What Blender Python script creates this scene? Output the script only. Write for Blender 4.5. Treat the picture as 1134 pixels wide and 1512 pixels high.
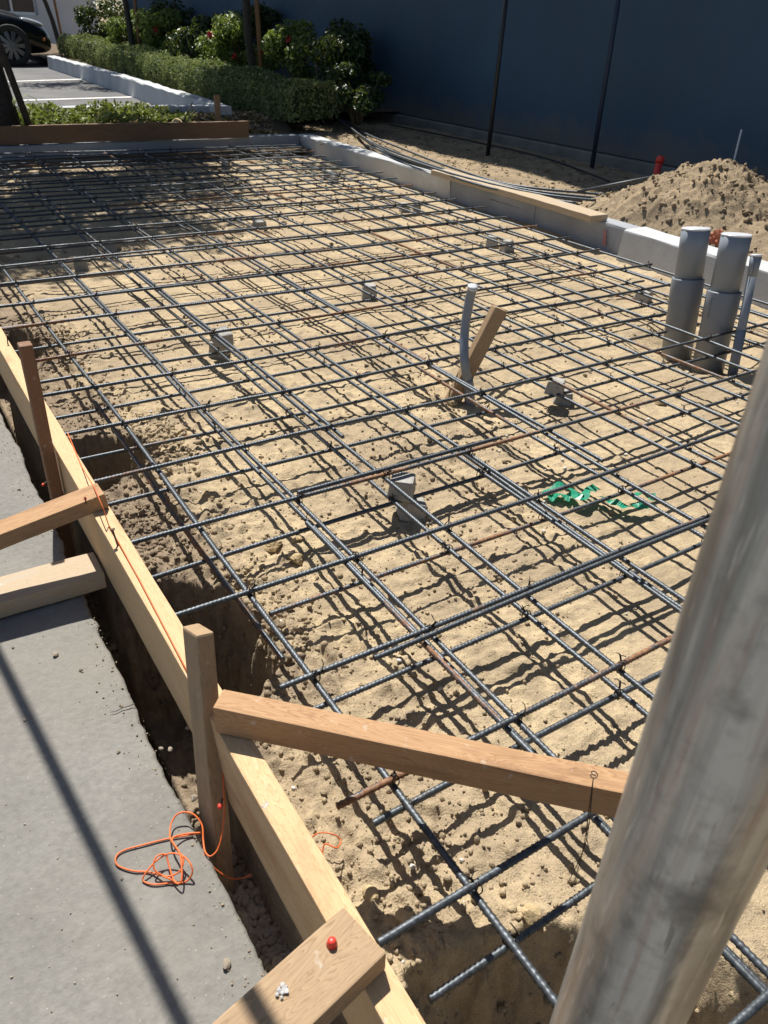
import bpy, bmesh, math, random
import numpy as np
from mathutils import Vector, Matrix, Quaternion
R = math.radians
random.seed(7); rng = np.random.default_rng(7)
scene = bpy.context.scene
for o in list(bpy.data.objects): bpy.data.objects.remove(o)
COL = scene.collection

# ------------------------------------------------------------------ camera
CAM_H = 1.075
PITCH, ROLL, YAW = R(32.25), R(2.75), R(90 - 123.781)
FPX, PW, PH = 1136.0, 1134, 1512
def rotz(v, a):
    c, s = math.cos(a), math.sin(a)
    return Vector((c*v[0]-s*v[1], s*v[0]+c*v[1], v[2]))
sp, cp, sr, cr = math.sin(PITCH), math.cos(PITCH), math.sin(ROLL), math.cos(ROLL)
RIGHT = rotz((cr, sr*sp, sr*cp), YAW)
UP = rotz((-sr, cr*sp, cr*cp), YAW)
FWD = rotz((0, cp, -sp), YAW)
cam_d = bpy.data.cameras.new('camera'); cam = bpy.data.objects.new('camera', cam_d); COL.objects.link(cam)
cam.matrix_world = Matrix(((RIGHT.x, UP.x, -FWD.x, 0), (RIGHT.y, UP.y, -FWD.y, 0), (RIGHT.z, UP.z, -FWD.z, CAM_H), (0, 0, 0, 1)))
cam_d.sensor_fit = 'VERTICAL'; cam_d.sensor_height = 36; cam_d.lens = FPX/PH*36
cam_d.clip_start = 0.02; cam_d.clip_end = 900
cam_d.dof.use_dof = True; cam_d.dof.focus_distance = 1.9; cam_d.dof.aperture_fstop = 14.0
scene.camera = cam

# ------------------------------------------------------------------ light
SUN_TO = Vector((0.15, 0.61, 1.0))
elev = math.atan2(1.0, math.hypot(SUN_TO.x, SUN_TO.y)); azim = math.atan2(SUN_TO.x, SUN_TO.y)
world = bpy.data.worlds.new('World'); scene.world = world; world.use_nodes = True
wn = world.node_tree; wn.nodes.clear()
sky = wn.nodes.new('ShaderNodeTexSky'); sky.sky_type = 'NISHITA'; sky.sun_disc = False
sky.sun_elevation = elev; sky.sun_rotation = azim
bg = wn.nodes.new('ShaderNodeBackground'); bg.inputs['Strength'].default_value = 0.062
wo = wn.nodes.new('ShaderNodeOutputWorld')
wn.links.new(sky.outputs[0], bg.inputs[0]); wn.links.new(bg.outputs[0], wo.inputs[0])
sun_d = bpy.data.lights.new('sun', 'SUN'); sun_d.energy = 5.0; sun_d.angle = R(0.53); sun_d.color = (1.0, 0.95, 0.87)
sun = bpy.data.objects.new('sun', sun_d); COL.objects.link(sun)
sun.rotation_euler = (-SUN_TO).to_track_quat('-Z', 'Y').to_euler()
vs = scene.view_settings; vs.view_transform = 'Standard'; vs.look = 'None'; vs.gamma = 1.0; vs.exposure = 0.54
vs.use_curve_mapping = False
scene.render.engine = 'CYCLES'

# ------------------------------------------------------------------ helpers
def at(px, py, z=0.0):
    """world point where the sight line through a photo pixel meets height z"""
    x, y = (px-PW/2)/FPX, -(py-PH/2)/FPX
    d = RIGHT*x + UP*y + FWD
    t = (z-CAM_H)/d.z
    return Vector((d.x*t, d.y*t, z))
def at_y(px, py, Y):
    x, y = (px-PW/2)/FPX, -(py-PH/2)/FPX
    d = RIGHT*x + UP*y + FWD
    t = Y/d.y
    return Vector((d.x*t, Y, CAM_H+d.z*t))
def at_x(px, py, X):
    x, y = (px-PW/2)/FPX, -(py-PH/2)/FPX
    d = RIGHT*x + UP*y + FWD
    t = X/d.x
    return Vector((X, d.y*t, CAM_H+d.z*t))

_tab = [np.random.default_rng(100+i).random((256, 256)) for i in range(8)]
def vn(x, y, seed=0):
    t = _tab[seed % 8]
    x = np.asarray(x, float)+seed*17.3; y = np.asarray(y, float)+seed*31.7
    xi = np.floor(x).astype(int); yi = np.floor(y).astype(int)
    fx = x-xi; fy = y-yi
    fx = fx*fx*(3-2*fx); fy = fy*fy*(3-2*fy)
    a = t[xi % 256, yi % 256]; b = t[(xi+1) % 256, yi % 256]; c = t[xi % 256, (yi+1) % 256]; d = t[(xi+1) % 256, (yi+1) % 256]
    return (a*(1-fx)+b*fx)*(1-fy)+(c*(1-fx)+d*fx)*fy
def fbm(x, y, oct=4, seed=0, gain=.5):
    s = 0; a = 1; n = 0
    for i in range(oct):
        s = s+a*vn(x*2**i, y*2**i, seed+i); n += a; a *= gain
    return s/n-0.5
def sst(a, b, x):
    t = np.clip((x-a)/(b-a), 0, 1); return t*t*(3-2*t)

def mesh_np(name, V, F, mat=None, smooth=False):
    V = np.asarray(V, np.float32); F = np.asarray(F, np.int32)
    me = bpy.data.meshes.new(name); n, k = F.shape
    me.vertices.add(len(V)); me.vertices.foreach_set('co', V.ravel())
    me.loops.add(n*k); me.loops.foreach_set('vertex_index', F.ravel())
    me.polygons.add(n); me.polygons.foreach_set('loop_start', np.arange(0, n*k, k, dtype=np.int32))
    me.polygons.foreach_set('loop_total', np.full(n, k, np.int32))
    if smooth: me.polygons.foreach_set('use_smooth', np.ones(n, bool))
    me.update(calc_edges=True); me.validate()
    if mat: me.materials.append(mat)
    return me
def link(name, me, parent=None, loc=(0, 0, 0), label=None, cat=None, group=None, kind=None):
    o = bpy.data.objects.new(name, me); COL.objects.link(o); o.location = loc
    if parent: o.parent = parent
    if label: o['label'] = label
    if cat: o['category'] = cat
    if group: o['group'] = group
    if kind: o['kind'] = kind
    return o
def thing(name, label, cat, loc=(0, 0, 0), group=None):
    o = link(name, None, None, loc, label, cat, group); o.empty_display_size = .05; return o
def from_bm(name, bm, mat, smooth=False):
    me = bpy.data.meshes.new(name); bm.to_mesh(me); bm.free()
    if mat: me.materials.append(mat)
    if smooth:
        for p in me.polygons: p.use_smooth = True
    return me
def frame(p0, p1, up=(0, 0, 1)):
    """matrix: origin at p0, X along p1-p0, Z nearest up"""
    p0 = Vector(p0); x = (Vector(p1)-p0).normalized(); u = Vector(up)
    y = u.cross(x).normalized(); z = x.cross(y)
    return Matrix(((x.x, y.x, z.x, p0.x), (x.y, y.y, z.y, p0.y), (x.z, y.z, z.z, p0.z), (0, 0, 0, 1)))
def box_bm(x0, x1, y0, y1, z0, z1, bev=.002, seg=2, cuts=0, warp=0):
    bm = bmesh.new()
    vs_ = [bm.verts.new((x, y, z)) for x in (x0, x1) for y in (y0, y1) for z in (z0, z1)]
    for f in ((0, 1, 3, 2), (4, 6, 7, 5), (0, 4, 5, 1), (2, 3, 7, 6), (0, 2, 6, 4), (1, 5, 7, 3)):
        bm.faces.new([vs_[i] for i in f])
    bm.normal_update()
    if cuts:
        ed = [e for e in bm.edges if abs(e.verts[0].co.x-e.verts[1].co.x) > 1e-6]
        bmesh.ops.subdivide_edges(bm, edges=ed, cuts=cuts)
    if bev:
        bmesh.ops.bevel(bm, geom=[e for e in bm.edges if e.is_manifold and e.calc_face_angle(0) > .5], offset=bev, segments=seg, affect='EDGES', profile=.6)
    if warp:
        ph = random.random()*9
        for v in bm.verts:
            v.co.y += warp*math.sin(v.co.x*2.1+ph)+warp*.25*math.sin(v.co.x*23+v.co.z*40+ph)
            v.co.z += warp*.6*math.sin(v.co.x*3.3+ph*2)+warp*.25*math.sin(v.co.x*29+v.co.y*40+ph)
    return bm
def beam(name, p0, p1, w, h, mat, label=None, cat=None, parent=None, root=(0, 0, 0), up=(0, 0, 1), bev=.0025, group=None, warp=.001, top=False):
    """timber from p0 to p1; the axis lies in the middle of the underside (or the middle, top=None)"""
    M = frame(p0, p1, up); L = (Vector(p1)-Vector(p0)).length
    bm = box_bm(0, L, -w/2, w/2, 0, h, bev, 2, max(2, int(L/.06)), warp)
    me = from_bm(name, bm, mat)
    o = link(name, me, parent, (0, 0, 0), label, cat, group)
    o.matrix_local = Matrix.Translation(-Vector(root)) @ M if parent else M
    return o
def tube_np(P, r, sides=6, closed=False, cap=True):
    P = [Vector(p) for p in P]; n = len(P); V = []; F = []
    rr = r if hasattr(r, '__len__') else [r]*n
    T0 = (P[1]-P[0]).normalized(); N = T0.orthogonal().normalized()
    for i in range(n):
        a = P[max(0, i-1)]; b = P[min(n-1, i+1)]
        if closed: a = P[i-1]; b = P[(i+1) % n]
        T = (b-a).normalized(); N = (N-T*N.dot(T)).normalized(); B = T.cross(N)
        for k in range(sides):
            t = 2*math.pi*k/sides; V.append(P[i]+(N*math.cos(t)+B*math.sin(t))*rr[i])
    m = n if closed else n-1
    for i in range(m):
        for k in range(sides):
            a = i*sides+k; b = i*sides+(k+1) % sides; j = ((i+1) % n)*sides
            F.append((a, b, j+(k+1) % sides, j+k))
    if cap and not closed:
        V.append(P[0]); V.append(P[-1]); c0, c1 = len(V)-2, len(V)-1
        for k in range(sides):
            F.append((c0, (k+1) % sides, k, k)); j = (n-1)*sides; F.append((c1, j+k, j+(k+1) % sides, j+(k+1) % sides))
    return V, F
def join_np(parts):
    V = []; F = []; o = 0
    for v, f in parts:
        V += list(v); F += [tuple(i+o for i in q) for q in f]; o += len(v)
    return V, F
def mesh_list(name, V, F, mat, smooth=True):
    me = bpy.data.meshes.new(name); F = [tuple(dict.fromkeys(f)) for f in F]
    me.from_pydata([tuple(v) for v in V], [], F); me.update()
    if mat: me.materials.append(mat)
    if smooth:
        for p in me.polygons: p.use_smooth = True
    return me
def tube(name, P, r, mat, parent=None, sides=8, label=None, cat=None, group=None, origin=None):
    o0 = Vector(origin) if origin is not None else Vector((0, 0, 0))
    V, F = tube_np([Vector(p)-o0 for p in P], r, sides)
    return link(name, mesh_list(name, V, F, mat), parent, (0, 0, 0) if parent else o0, label, cat, group)
def spline(P, n=8):
    P = [Vector(p) for p in P]; out = []
    Q = [P[0]]+P+[P[-1]]
    for i in range(1, len(Q)-2):
        a, b, c, d = Q[i-1], Q[i], Q[i+1], Q[i+2]
        for k in range(n):
            t = k/n
            out.append(.5*((2*b)+(c-a)*t+(2*a-5*b+4*c-d)*t*t+(3*b-a-3*c+d)*t**3))
    out.append(P[-1]); return out
def stone_bm(seed, sub=2, rough=.25, flat=.7):
    rs = random.Random(seed); bm = bmesh.new(); bmesh.ops.create_icosphere(bm, subdivisions=sub, radius=1)
    dirs = [(Vector((rs.gauss(0, 1), rs.gauss(0, 1), rs.gauss(0, 1))).normalized(), rs.uniform(.45, .95)) for _ in range(9)]
    for v in bm.verts:
        n = v.co.normalized(); k = 1.0
        for d, h in dirs:
            q = n.dot(d)
            if q > 0: k = min(k, h/q) if q*1.0 > h else k
        v.co = n*(k*(1+rough*.25*(rs.random()-.5))); v.co.z *= flat
    return bm

# ------------------------------------------------------------------ materials
def newmat(name):
    m = bpy.data.materials.new(name); m.use_nodes = True; nt = m.node_tree; nt.nodes.clear()
    out = nt.nodes.new('ShaderNodeOutputMaterial'); b = nt.nodes.new('ShaderNodeBsdfPrincipled')
    nt.links.new(b.outputs[0], out.inputs[0]); return m, nt, b
def N(nt, t, **kw):
    n = nt.nodes.new('ShaderNode'+t)
    for k, v in kw.items():
        if k in n.inputs: n.inputs[k].default_value = v
        else: setattr(n, k, v)
    return n
def coords(nt, kind='Object', scale=(1, 1, 1), rnd=False):
    tc = N(nt, 'TexCoord'); mp = N(nt, 'Mapping'); mp.inputs['Scale'].default_value = scale
    nt.links.new(tc.outputs[kind], mp.inputs['Vector'])
    if rnd:
        oi = N(nt, 'ObjectInfo'); mul = N(nt, 'Math', operation='MULTIPLY'); mul.inputs[1].default_value = 37.0
        nt.links.new(oi.outputs['Random'], mul.inputs[0])
        cx = N(nt, 'CombineXYZ')
        for i in range(3): nt.links.new(mul.outputs[0], cx.inputs[i])
        nt.links.new(cx.outputs[0], mp.inputs['Location'])
    return mp.outputs[0]
def noise(nt, vec, scale, detail=4, rough=.55, dist=0):
    n = N(nt, 'TexNoise', Scale=scale, Detail=detail, Roughness=rough, Distortion=dist)
    nt.links.new(vec, n.inputs['Vector']); return n.outputs['Fac']
def ramp(nt, fac, stops):
    r = N(nt, 'ValToRGB'); e = r.color_ramp.elements
    while len(e) < len(stops): e.new(.5)
    for el, (p, c) in zip(e, stops): el.position = p; el.color = (*c, 1) if len(c) == 3 else c
    nt.links.new(fac, r.inputs[0]); return r.outputs[0]
def mix(nt, fac, a, b, mode='MIX'):
    m = N(nt, 'Mix', data_type='RGBA', blend_type=mode)
    for sock, v in ((m.inputs[0], fac), (m.inputs[6], a), (m.inputs[7], b)):
        if hasattr(v, 'is_linked'): nt.links.new(v, sock)
        elif isinstance(v, (int, float)): sock.default_value = v
        else: sock.default_value = (*v, 1)
    return m.outputs[2]
def bump(nt, b, h, strength=.5, dist=.002, prev=None):
    n = N(nt, 'Bump', Strength=strength, Distance=dist); nt.links.new(h, n.inputs['Height'])
    if prev is not None: nt.links.new(prev, n.inputs['Normal'])
    nt.links.new(n.outputs[0], b.inputs['Normal']); return n.outputs[0]
def plain(name, col, rough=.6, metal=0, var=.12, scale=30, bmp=0, bscale=200):
    m, nt, b = newmat(name); v = coords(nt)
    n = noise(nt, v, scale)
    c = ramp(nt, n, [(.3, tuple(x*(1-var) for x in col)), (.7, tuple(min(1, x*(1+var)) for x in col))])
    nt.links.new(c, b.inputs['Base Color']); b.inputs['Roughness'].default_value = rough; b.inputs['Metallic'].default_value = metal
    if bmp: bump(nt, b, noise(nt, v, bscale, 5), bmp, .003)
    return m

def soil_mat(name, dry, mid, dark, grain=1.0, damp_shade=None):
    m, nt, b = newmat(name); v = coords(nt)
    a = noise(nt, v, 2.2, 6, .6); f = noise(nt, v, 38, 6, .65); g = noise(nt, v, 330, 3, .6)
    c1 = ramp(nt, a, [(.36, mid), (.58, dry)])
    a2 = noise(nt, v, 6.5, 6, .65); c1 = mix(nt, ramp(nt, a2, [(.50, (0, 0, 0)), (.62, (.85,)*3)]), c1, tuple(x*.84 for x in mid))
    c2 = mix(nt, ramp(nt, f, [(.36, (1, 1, 1)), (.56, (0, 0, 0))]), c1, mid)
    c3 = mix(nt, ramp(nt, g, [(.30, (.8, .8, .8)), (.44, (0, 0, 0))]), c2, dark)
    sp_ = N(nt, 'TexVoronoi', Scale=150.0); nt.links.new(v, sp_.inputs['Vector'])
    c4 = mix(nt, ramp(nt, sp_.outputs['Distance'], [(.10, (.55, .55, .55)), (.2, (0, 0, 0))]), c3, tuple(min(1, x*1.25) for x in dry))
    if damp_shade:                                          # damper dug-out earth along the form board, darkened further to paint in pit shade
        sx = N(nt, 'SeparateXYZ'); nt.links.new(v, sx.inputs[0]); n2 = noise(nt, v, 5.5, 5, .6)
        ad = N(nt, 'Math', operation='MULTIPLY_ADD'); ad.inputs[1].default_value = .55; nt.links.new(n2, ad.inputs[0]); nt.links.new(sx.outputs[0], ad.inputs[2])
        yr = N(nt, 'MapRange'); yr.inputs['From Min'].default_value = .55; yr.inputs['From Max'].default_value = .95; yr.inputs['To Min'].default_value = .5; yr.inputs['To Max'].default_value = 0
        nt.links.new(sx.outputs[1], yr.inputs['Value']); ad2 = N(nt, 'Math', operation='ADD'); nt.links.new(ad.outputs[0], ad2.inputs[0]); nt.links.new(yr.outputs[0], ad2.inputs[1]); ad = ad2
        c4 = mix(nt, ramp(nt, ad.outputs[0], [(.70, (.85,)*3), (.86, (0, 0, 0))]), c4, mix(nt, ramp(nt, f, [(.4, (0, 0, 0)), (.6, (1, 1, 1))]), damp_shade, tuple(x*1.35 for x in damp_shade)))
    nt.links.new(c4, b.inputs['Base Color']); b.inputs['Roughness'].default_value = .97; b.inputs['Specular IOR Level'].default_value = .15
    p = bump(nt, b, g, .7*grain, .004); p = bump(nt, b, f, .6*grain, .016, p)
    return m
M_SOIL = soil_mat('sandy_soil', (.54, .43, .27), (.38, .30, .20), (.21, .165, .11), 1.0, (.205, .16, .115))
M_DIRT = soil_mat('dug_dirt', (.39, .30, .195), (.27, .21, .14), (.15, .115, .075))
M_BED = soil_mat('bed_soil', (.20, .15, .10), (.13, .10, .07), (.06, .05, .035))
M_CLOD = soil_mat('clod_dirt', (.42, .335, .225), (.34, .27, .185), (.21, .165, .11), .7)

def wood_mat(name, light, dark, stain=(.25, .17, .1), amount=.35, knots=True):
    m, nt, b = newmat(name); v = coords(nt, 'Object', (1, 1, 1), True)
    mp = N(nt, 'Mapping'); mp.inputs['Scale'].default_value = (1.1, 11, 11); nt.links.new(v, mp.inputs['Vector'])
    w = noise(nt, mp.outputs[0], 2.6, 4, .5, 1.3)
    sin = N(nt, 'Math', operation='MULTIPLY'); sin.inputs[1].default_value = 26; nt.links.new(w, sin.inputs[0])
    fr = N(nt, 'Math', operation='FRACT'); nt.links.new(sin.outputs[0], fr.inputs[0])
    mp2 = N(nt, 'Mapping'); mp2.inputs['Scale'].default_value = (6, 160, 160); nt.links.new(v, mp2.inputs['Vector'])
    fine = noise(nt, mp2.outputs[0], 3, 4, .6)
    mp3 = N(nt, 'Mapping'); mp3.inputs['Scale'].default_value = (2.4, 9, 9); nt.links.new(v, mp3.inputs['Vector'])
    st = noise(nt, mp3.outputs[0], 1.6, 5, .6)
    c = ramp(nt, fr.outputs[0], [(0, light), (.62, tuple(.6*a+.4*d for a, d in zip(light, dark))), (.9, dark), (1.0, light)])
    c = mix(nt, .3, c, ramp(nt, fine, [(.3, dark), (.7, light)]))
    c = mix(nt, ramp(nt, st, [(.56, (0, 0, 0)), (.72, (amount,)*3)]), c, stain)
    sp2 = noise(nt, v, 55, 3, .5)
    c = mix(nt, ramp(nt, sp2, [(.66, (0, 0, 0)), (.74, (.5*amount,)*3)]), c, (.55, .52, .47))
    nt.links.new(c, b.inputs['Base Color']); b.inputs['Roughness'].default_value = .72; b.inputs['Specular IOR Level'].default_value = .25
    bump(nt, b, fine, .35, .0012)
    return m
M_PINE = wood_mat('new_pine', (.66, .475, .275), (.47, .295, .145), (.38, .19, .09), .6)
M_FIR = wood_mat('red_fir', (.48, .30, .16), (.29, .155, .075), (.17, .085, .045), .75)
M_OLDWOOD = wood_mat('old_wood', (.42, .30, .18), (.27, .175, .10), (.17, .12, .085), .7)
M_STAKE = wood_mat('stake_wood', (.27, .15, .085), (.17, .09, .05), (.1, .065, .045), .6)
M_GREYWOOD = wood_mat('cement_wood', (.47, .38, .27), (.38, .29, .19), (.40, .38, .34), .9)
M_BROWNBOARD = wood_mat('brown_board', (.22, .14, .085), (.13, .08, .05), (.09, .06, .04), .6)

def concrete_mat(name, c0, c1, stain=None, speck=.6, bs=.5, scale=3):
    m, nt, b = newmat(name); v = coords(nt)
    a = noise(nt, v, scale, 7, .6); f = noise(nt, v, 90, 5, .6); big = noise(nt, v, .8*scale/3+.4, 3, .5)
    c = ramp(nt, a, [(.3, c0), (.7, c1)])
    c = mix(nt, ramp(nt, f, [(.35, (.35,)*3), (.6, (0, 0, 0))]), c, tuple(x*.72 for x in c0))
    if stain: c = mix(nt, ramp(nt, big, [(.5, (0, 0, 0)), (.68, (.7,)*3)]), c, stain)
    vo = N(nt, 'TexVoronoi', Scale=70.0); nt.links.new(v, vo.inputs['Vector'])
    c = mix(nt, ramp(nt, vo.outputs['Distance'], [(.05, (speck,)*3), (.11, (0, 0, 0))]), c, tuple(min(1, x*1.7) for x in c1))
    wp = noise(nt, v, 2.1, 6, .7); c = mix(nt, ramp(nt, wp, [(.54, (0, 0, 0)), (.72, (.45,)*3)]), c, tuple(min(1, x*1.35) for x in c1))
    vo2 = N(nt, 'TexVoronoi', Scale=41.0); nt.links.new(v, vo2.inputs['Vector'])
    c = mix(nt, ramp(nt, vo2.outputs['Distance'], [(.03, (speck*.5,)*3), (.05, (0, 0, 0))]), c, (.09, .085, .08))
    nt.links.new(c, b.inputs['Base Color']); b.inputs['Roughness'].default_value = .9; b.inputs['Specular IOR Level'].default_value = .25
    p = bump(nt, b, f, bs, .003); p = bump(nt, b, noise(nt, v, 28, 5, .6), bs*.7, .008, p)
    return m
M_SLAB = concrete_mat('pavement_concrete', (.175, .169, .155), (.255, .247, .227), (.235, .218, .185), .45, .6)
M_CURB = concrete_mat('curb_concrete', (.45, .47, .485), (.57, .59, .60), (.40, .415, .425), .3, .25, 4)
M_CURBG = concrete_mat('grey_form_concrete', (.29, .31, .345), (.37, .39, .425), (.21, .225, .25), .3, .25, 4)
M_DOBIE = concrete_mat('block_concrete', (.34, .33, .305), (.43, .42, .39), (.28, .26, .235), .3, .6, 14)
M_ASPHALT = concrete_mat('asphalt', (.115, .115, .118), (.16, .16, .162), (.19, .185, .18), .5, .4, 2)
M_STONE = plain('grey_stone', (.33, .28, .215), .9, 0, .3, 20, .5, 90)
M_STONET = plain('tan_stone', (.50, .38, .21), .9, 0, .25, 14, .4, 70)
M_PAINT = plain('white_line_paint', (.78, .77, .74), .7, 0, .12, 9)

def rebar_mat():
    m, nt, b = newmat('rebar_steel'); v = coords(nt, 'Object', (1, 1, 1), True)
    oi = N(nt, 'ObjectInfo')
    mp = N(nt, 'Mapping'); mp.inputs['Scale'].default_value = (1.0, 9, 9); nt.links.new(v, mp.inputs['Vector'])
    r1 = noise(nt, mp.outputs[0], 2.3, 5, .6); r2 = noise(nt, v, 130, 4, .6)
    steel = ramp(nt, r2, [(.3, (.045, .052, .06)), (.7, (.125, .142, .16))])
    rust = ramp(nt, r2, [(.3, (.10, .05, .028)), (.5, (.26, .12, .05)), (.72, (.36, .20, .10))])
    # threshold of rust differs from bar to bar
    th = N(nt, 'MapRange'); th.inputs['From Min'].default_value = 0; th.inputs['From Max'].default_value = 1
    th.inputs['To Min'].default_value = .17; th.inputs['To Max'].default_value = -.05; sc_ = N(nt, 'SeparateColor'); nt.links.new(oi.outputs['Color'], sc_.inputs[0]); nt.links.new(sc_.outputs[0], th.inputs['Value'])
    su = N(nt, 'Math', operation='SUBTRACT'); nt.links.new(r1, su.inputs[0]); nt.links.new(th.outputs[0], su.inputs[1])
    sp3 = noise(nt, v, 46, 4, .65); su2 = N(nt, 'Math', operation='MULTIPLY_ADD'); su2.inputs[1].default_value = .35; nt.links.new(sp3, su2.inputs[0]); nt.links.new(su.outputs[0], su2.inputs[2])
    fac = ramp(nt, su2.outputs[0], [(.68, (0, 0, 0)), (.78, (.92,)*3)])
    nt.links.new(mix(nt, fac, steel, rust), b.inputs['Base Color'])
    inv = N(nt, 'MapRange'); inv.inputs['To Min'].default_value = .6; inv.inputs['To Max'].default_value = .1; nt.links.new(fac, inv.inputs['Value'])
    nt.links.new(inv.outputs[0], b.inputs['Metallic'])
    rg = N(nt, 'MapRange'); rg.inputs['To Min'].default_value = .5; rg.inputs['To Max'].default_value = .8; nt.links.new(fac, rg.inputs['Value'])
    nt.links.new(rg.outputs[0], b.inputs['Roughness'])
    bump(nt, b, r2, .25, .0008); return m
M_REBAR = rebar_mat()
M_WIRE = plain('black_tie_wire', (.035, .03, .028), .5, .6, .3, 60)
M_RUSTWIRE = plain('rusty_nail_steel', (.13, .085, .06), .6, .4, .3, 60)
def galv_mat():
    m, nt, b = newmat('galvanised_pipe'); v = coords(nt)
    mp = N(nt, 'Mapping'); mp.inputs['Scale'].default_value = (42, 42, 2.6); nt.links.new(v, mp.inputs['Vector'])
    s = noise(nt, mp.outputs[0], 1.0, 5, .6, .6); s2 = noise(nt, mp.outputs[0], 2.7, 4, .55, .3); f = noise(nt, v, 60, 5, .6); bl = noise(nt, v, 17, 4, .55)
    c = ramp(nt, s, [(.34, (.20, .207, .205)), (.5, (.36, .37, .365)), (.66, (.52, .53, .52))])
    c = mix(nt, ramp(nt, s2, [(.52, (0, 0, 0)), (.64, (.4,)*3)]), c, (.33, .225, .19))
    c = mix(nt, ramp(nt, bl, [(.58, (0, 0, 0)), (.72, (.75,)*3)]), c, (.11, .11, .115))
    c = mix(nt, ramp(nt, f, [(.33, (.35,)*3), (.5, (0, 0, 0))]), c, (.16, .16, .155))
    mp4 = N(nt, 'Mapping'); mp4.inputs['Scale'].default_value = (150, 150, 14); mp4.inputs['Rotation'].default_value = (0, .25, 0); nt.links.new(v, mp4.inputs['Vector'])
    sc4 = noise(nt, mp4.outputs[0], 1.5, 3, .5, .4)
    c = mix(nt, ramp(nt, sc4, [(.62, (0, 0, 0)), (.70, (.6,)*3)]), c, (.55, .55, .53)); c = mix(nt, ramp(nt, sc4, [(.28, (.6,)*3), (.35, (0, 0, 0))]), c, (.10, .095, .09))
    nt.links.new(c, b.inputs['Base Color']); b.inputs['Metallic'].default_value = .6; b.inputs['Roughness'].default_value = .36
    bump(nt, b, f, .15, .0015); return m
M_GALV = galv_mat()
def leaf_mat(name, c0, c1, trans=.35, rough=.45):
    m, nt, b = newmat(name); g = N(nt, 'NewGeometry')
    c = ramp(nt, g.outputs['Random Per Island'], [(.05, c0), (.95, c1)])
    nt.links.new(c, b.inputs['Base Color']); b.inputs['Roughness'].default_value = rough
    t = N(nt, 'BsdfTranslucent'); nt.links.new(mix(nt, .5, c, (.25, .3, .03)), t.inputs['Color'])
    ms = N(nt, 'MixShader'); ms.inputs[0].default_value = trans
    nt.links.new(b.outputs[0], ms.inputs[1]); nt.links.new(t.outputs[0], ms.inputs[2])
    out = [n for n in nt.nodes if n.type == 'OUTPUT_MATERIAL'][0]; nt.links.new(ms.outputs[0], out.inputs[0]); return m
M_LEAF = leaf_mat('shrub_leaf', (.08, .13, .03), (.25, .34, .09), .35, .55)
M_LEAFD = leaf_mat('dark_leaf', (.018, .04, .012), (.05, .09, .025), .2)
M_HEDGE = leaf_mat('hedge_leaf', (.13, .17, .068), (.28, .33, .145), .25, .75)
M_HERB = leaf_mat('groundcover_leaf', (.10, .14, .03), (.27, .31, .09), .3, .6)
M_TREELEAF = leaf_mat('tree_leaf', (.03, .06, .015), (.07, .12, .03), .3)
M_DRYLEAF = leaf_mat('dry_leaf', (.22, .15, .08), (.45, .35, .22), .2, .7)
M_FLOWER = plain('red_flower', (.42, .03, .03), .5, 0, .25, 40)
M_BARK = plain('bark', (.075, .06, .05), .9, 0, .4, 40, .8, 60)
M_BARKD = plain('dark_bark', (.04, .036, .034), .9, 0, .4, 40, .8, 60)
M_STEM = plain('stem_brown', (.12, .085, .05), .8, 0, .3, 40)
M_PVC = plain('grey_pvc', (.235, .265, .305), .38, 0, .04, 8)
M_PVC2 = plain('grey_pvc_coupling', (.205, .225, .255), .42, 0, .05, 8)
M_FILM = plain('white_tape_film', (.60, .62, .66), .3, 0, .1, 40, .5, 60)
M_ORANGE = plain('orange_cord', (.75, .16, .035), .6, 0, .1, 80)
M_RED = plain('red_plastic', (.68, .05, .03), .4, 0, .08, 30)
M_GREEN = plain('green_tape', (.04, .45, .28), .35, 0, .12, 30)
M_BRICKRED = plain('orange_plastic', (.55, .17, .08), .6, 0, .25, 50, .5, 50)
M_WHITE = plain('white_plastic', (.75, .75, .73), .5, 0, .08, 20)
M_SPLAT = plain('dried_cement', (.45, .44, .43), .9, 0, .25, 90, .6, 120)
def wall_mat():
    m, nt, b = newmat('navy_wall_paint'); v = coords(nt, 'Object')
    a = noise(nt, v, .9, 6, .6); mp = N(nt, 'Mapping'); mp.inputs['Scale'].default_value = (1, 5, .55); nt.links.new(v, mp.inputs['Vector'])
    st = noise(nt, mp.outputs[0], 1.6, 5, .6); f = noise(nt, v, 45, 5, .65)
    c = ramp(nt, a, [(.3, (.030, .070, .120)), (.7, (.042, .094, .158))])
    c = mix(nt, ramp(nt, st, [(.55, (0, 0, 0)), (.75, (.55,)*3)]), c, (.055, .085, .115))
    sx = N(nt, 'SeparateXYZ'); nt.links.new(v, sx.inputs[0])
    ad = N(nt, 'Math', operation='MULTIPLY_ADD'); ad.inputs[1].default_value = -.5; nt.links.new(noise(nt, v, 4, 6, .65), ad.inputs[0]); nt.links.new(sx.outputs[2], ad.inputs[2])
    c = mix(nt, ramp(nt, ad.outputs[0], [(.0, (.55,)*3), (.22, (0, 0, 0))]), c, (.16, .135, .10))
    c = mix(nt, ramp(nt, f, [(.68, (0, 0, 0)), (.76, (.3,)*3)]), c, (.12, .14, .16))
    nt.links.new(c, b.inputs['Base Color']); b.inputs['Roughness'].default_value = .62
    bump(nt, b, f, .25, .004); return m
M_WALL = wall_mat()
M_WALLBASE = plain('grey_footing', (.17, .165, .155), .9, 0, .25, 5, .4, 50)
M_POST = plain('dark_post_paint', (.02, .024, .03), .5, .2, .2, 8)
M_POST2 = plain('blue_pipe_paint', (.016, .03, .06), .55, 0, .15, 8)
M_FACADE = plain('pale_render', (.50, .52, .55), .8, 0, .06, 2)
M_FRAME = plain('white_window_frame', (.72, .72, .72), .5, 0, .05, 5)
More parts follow.
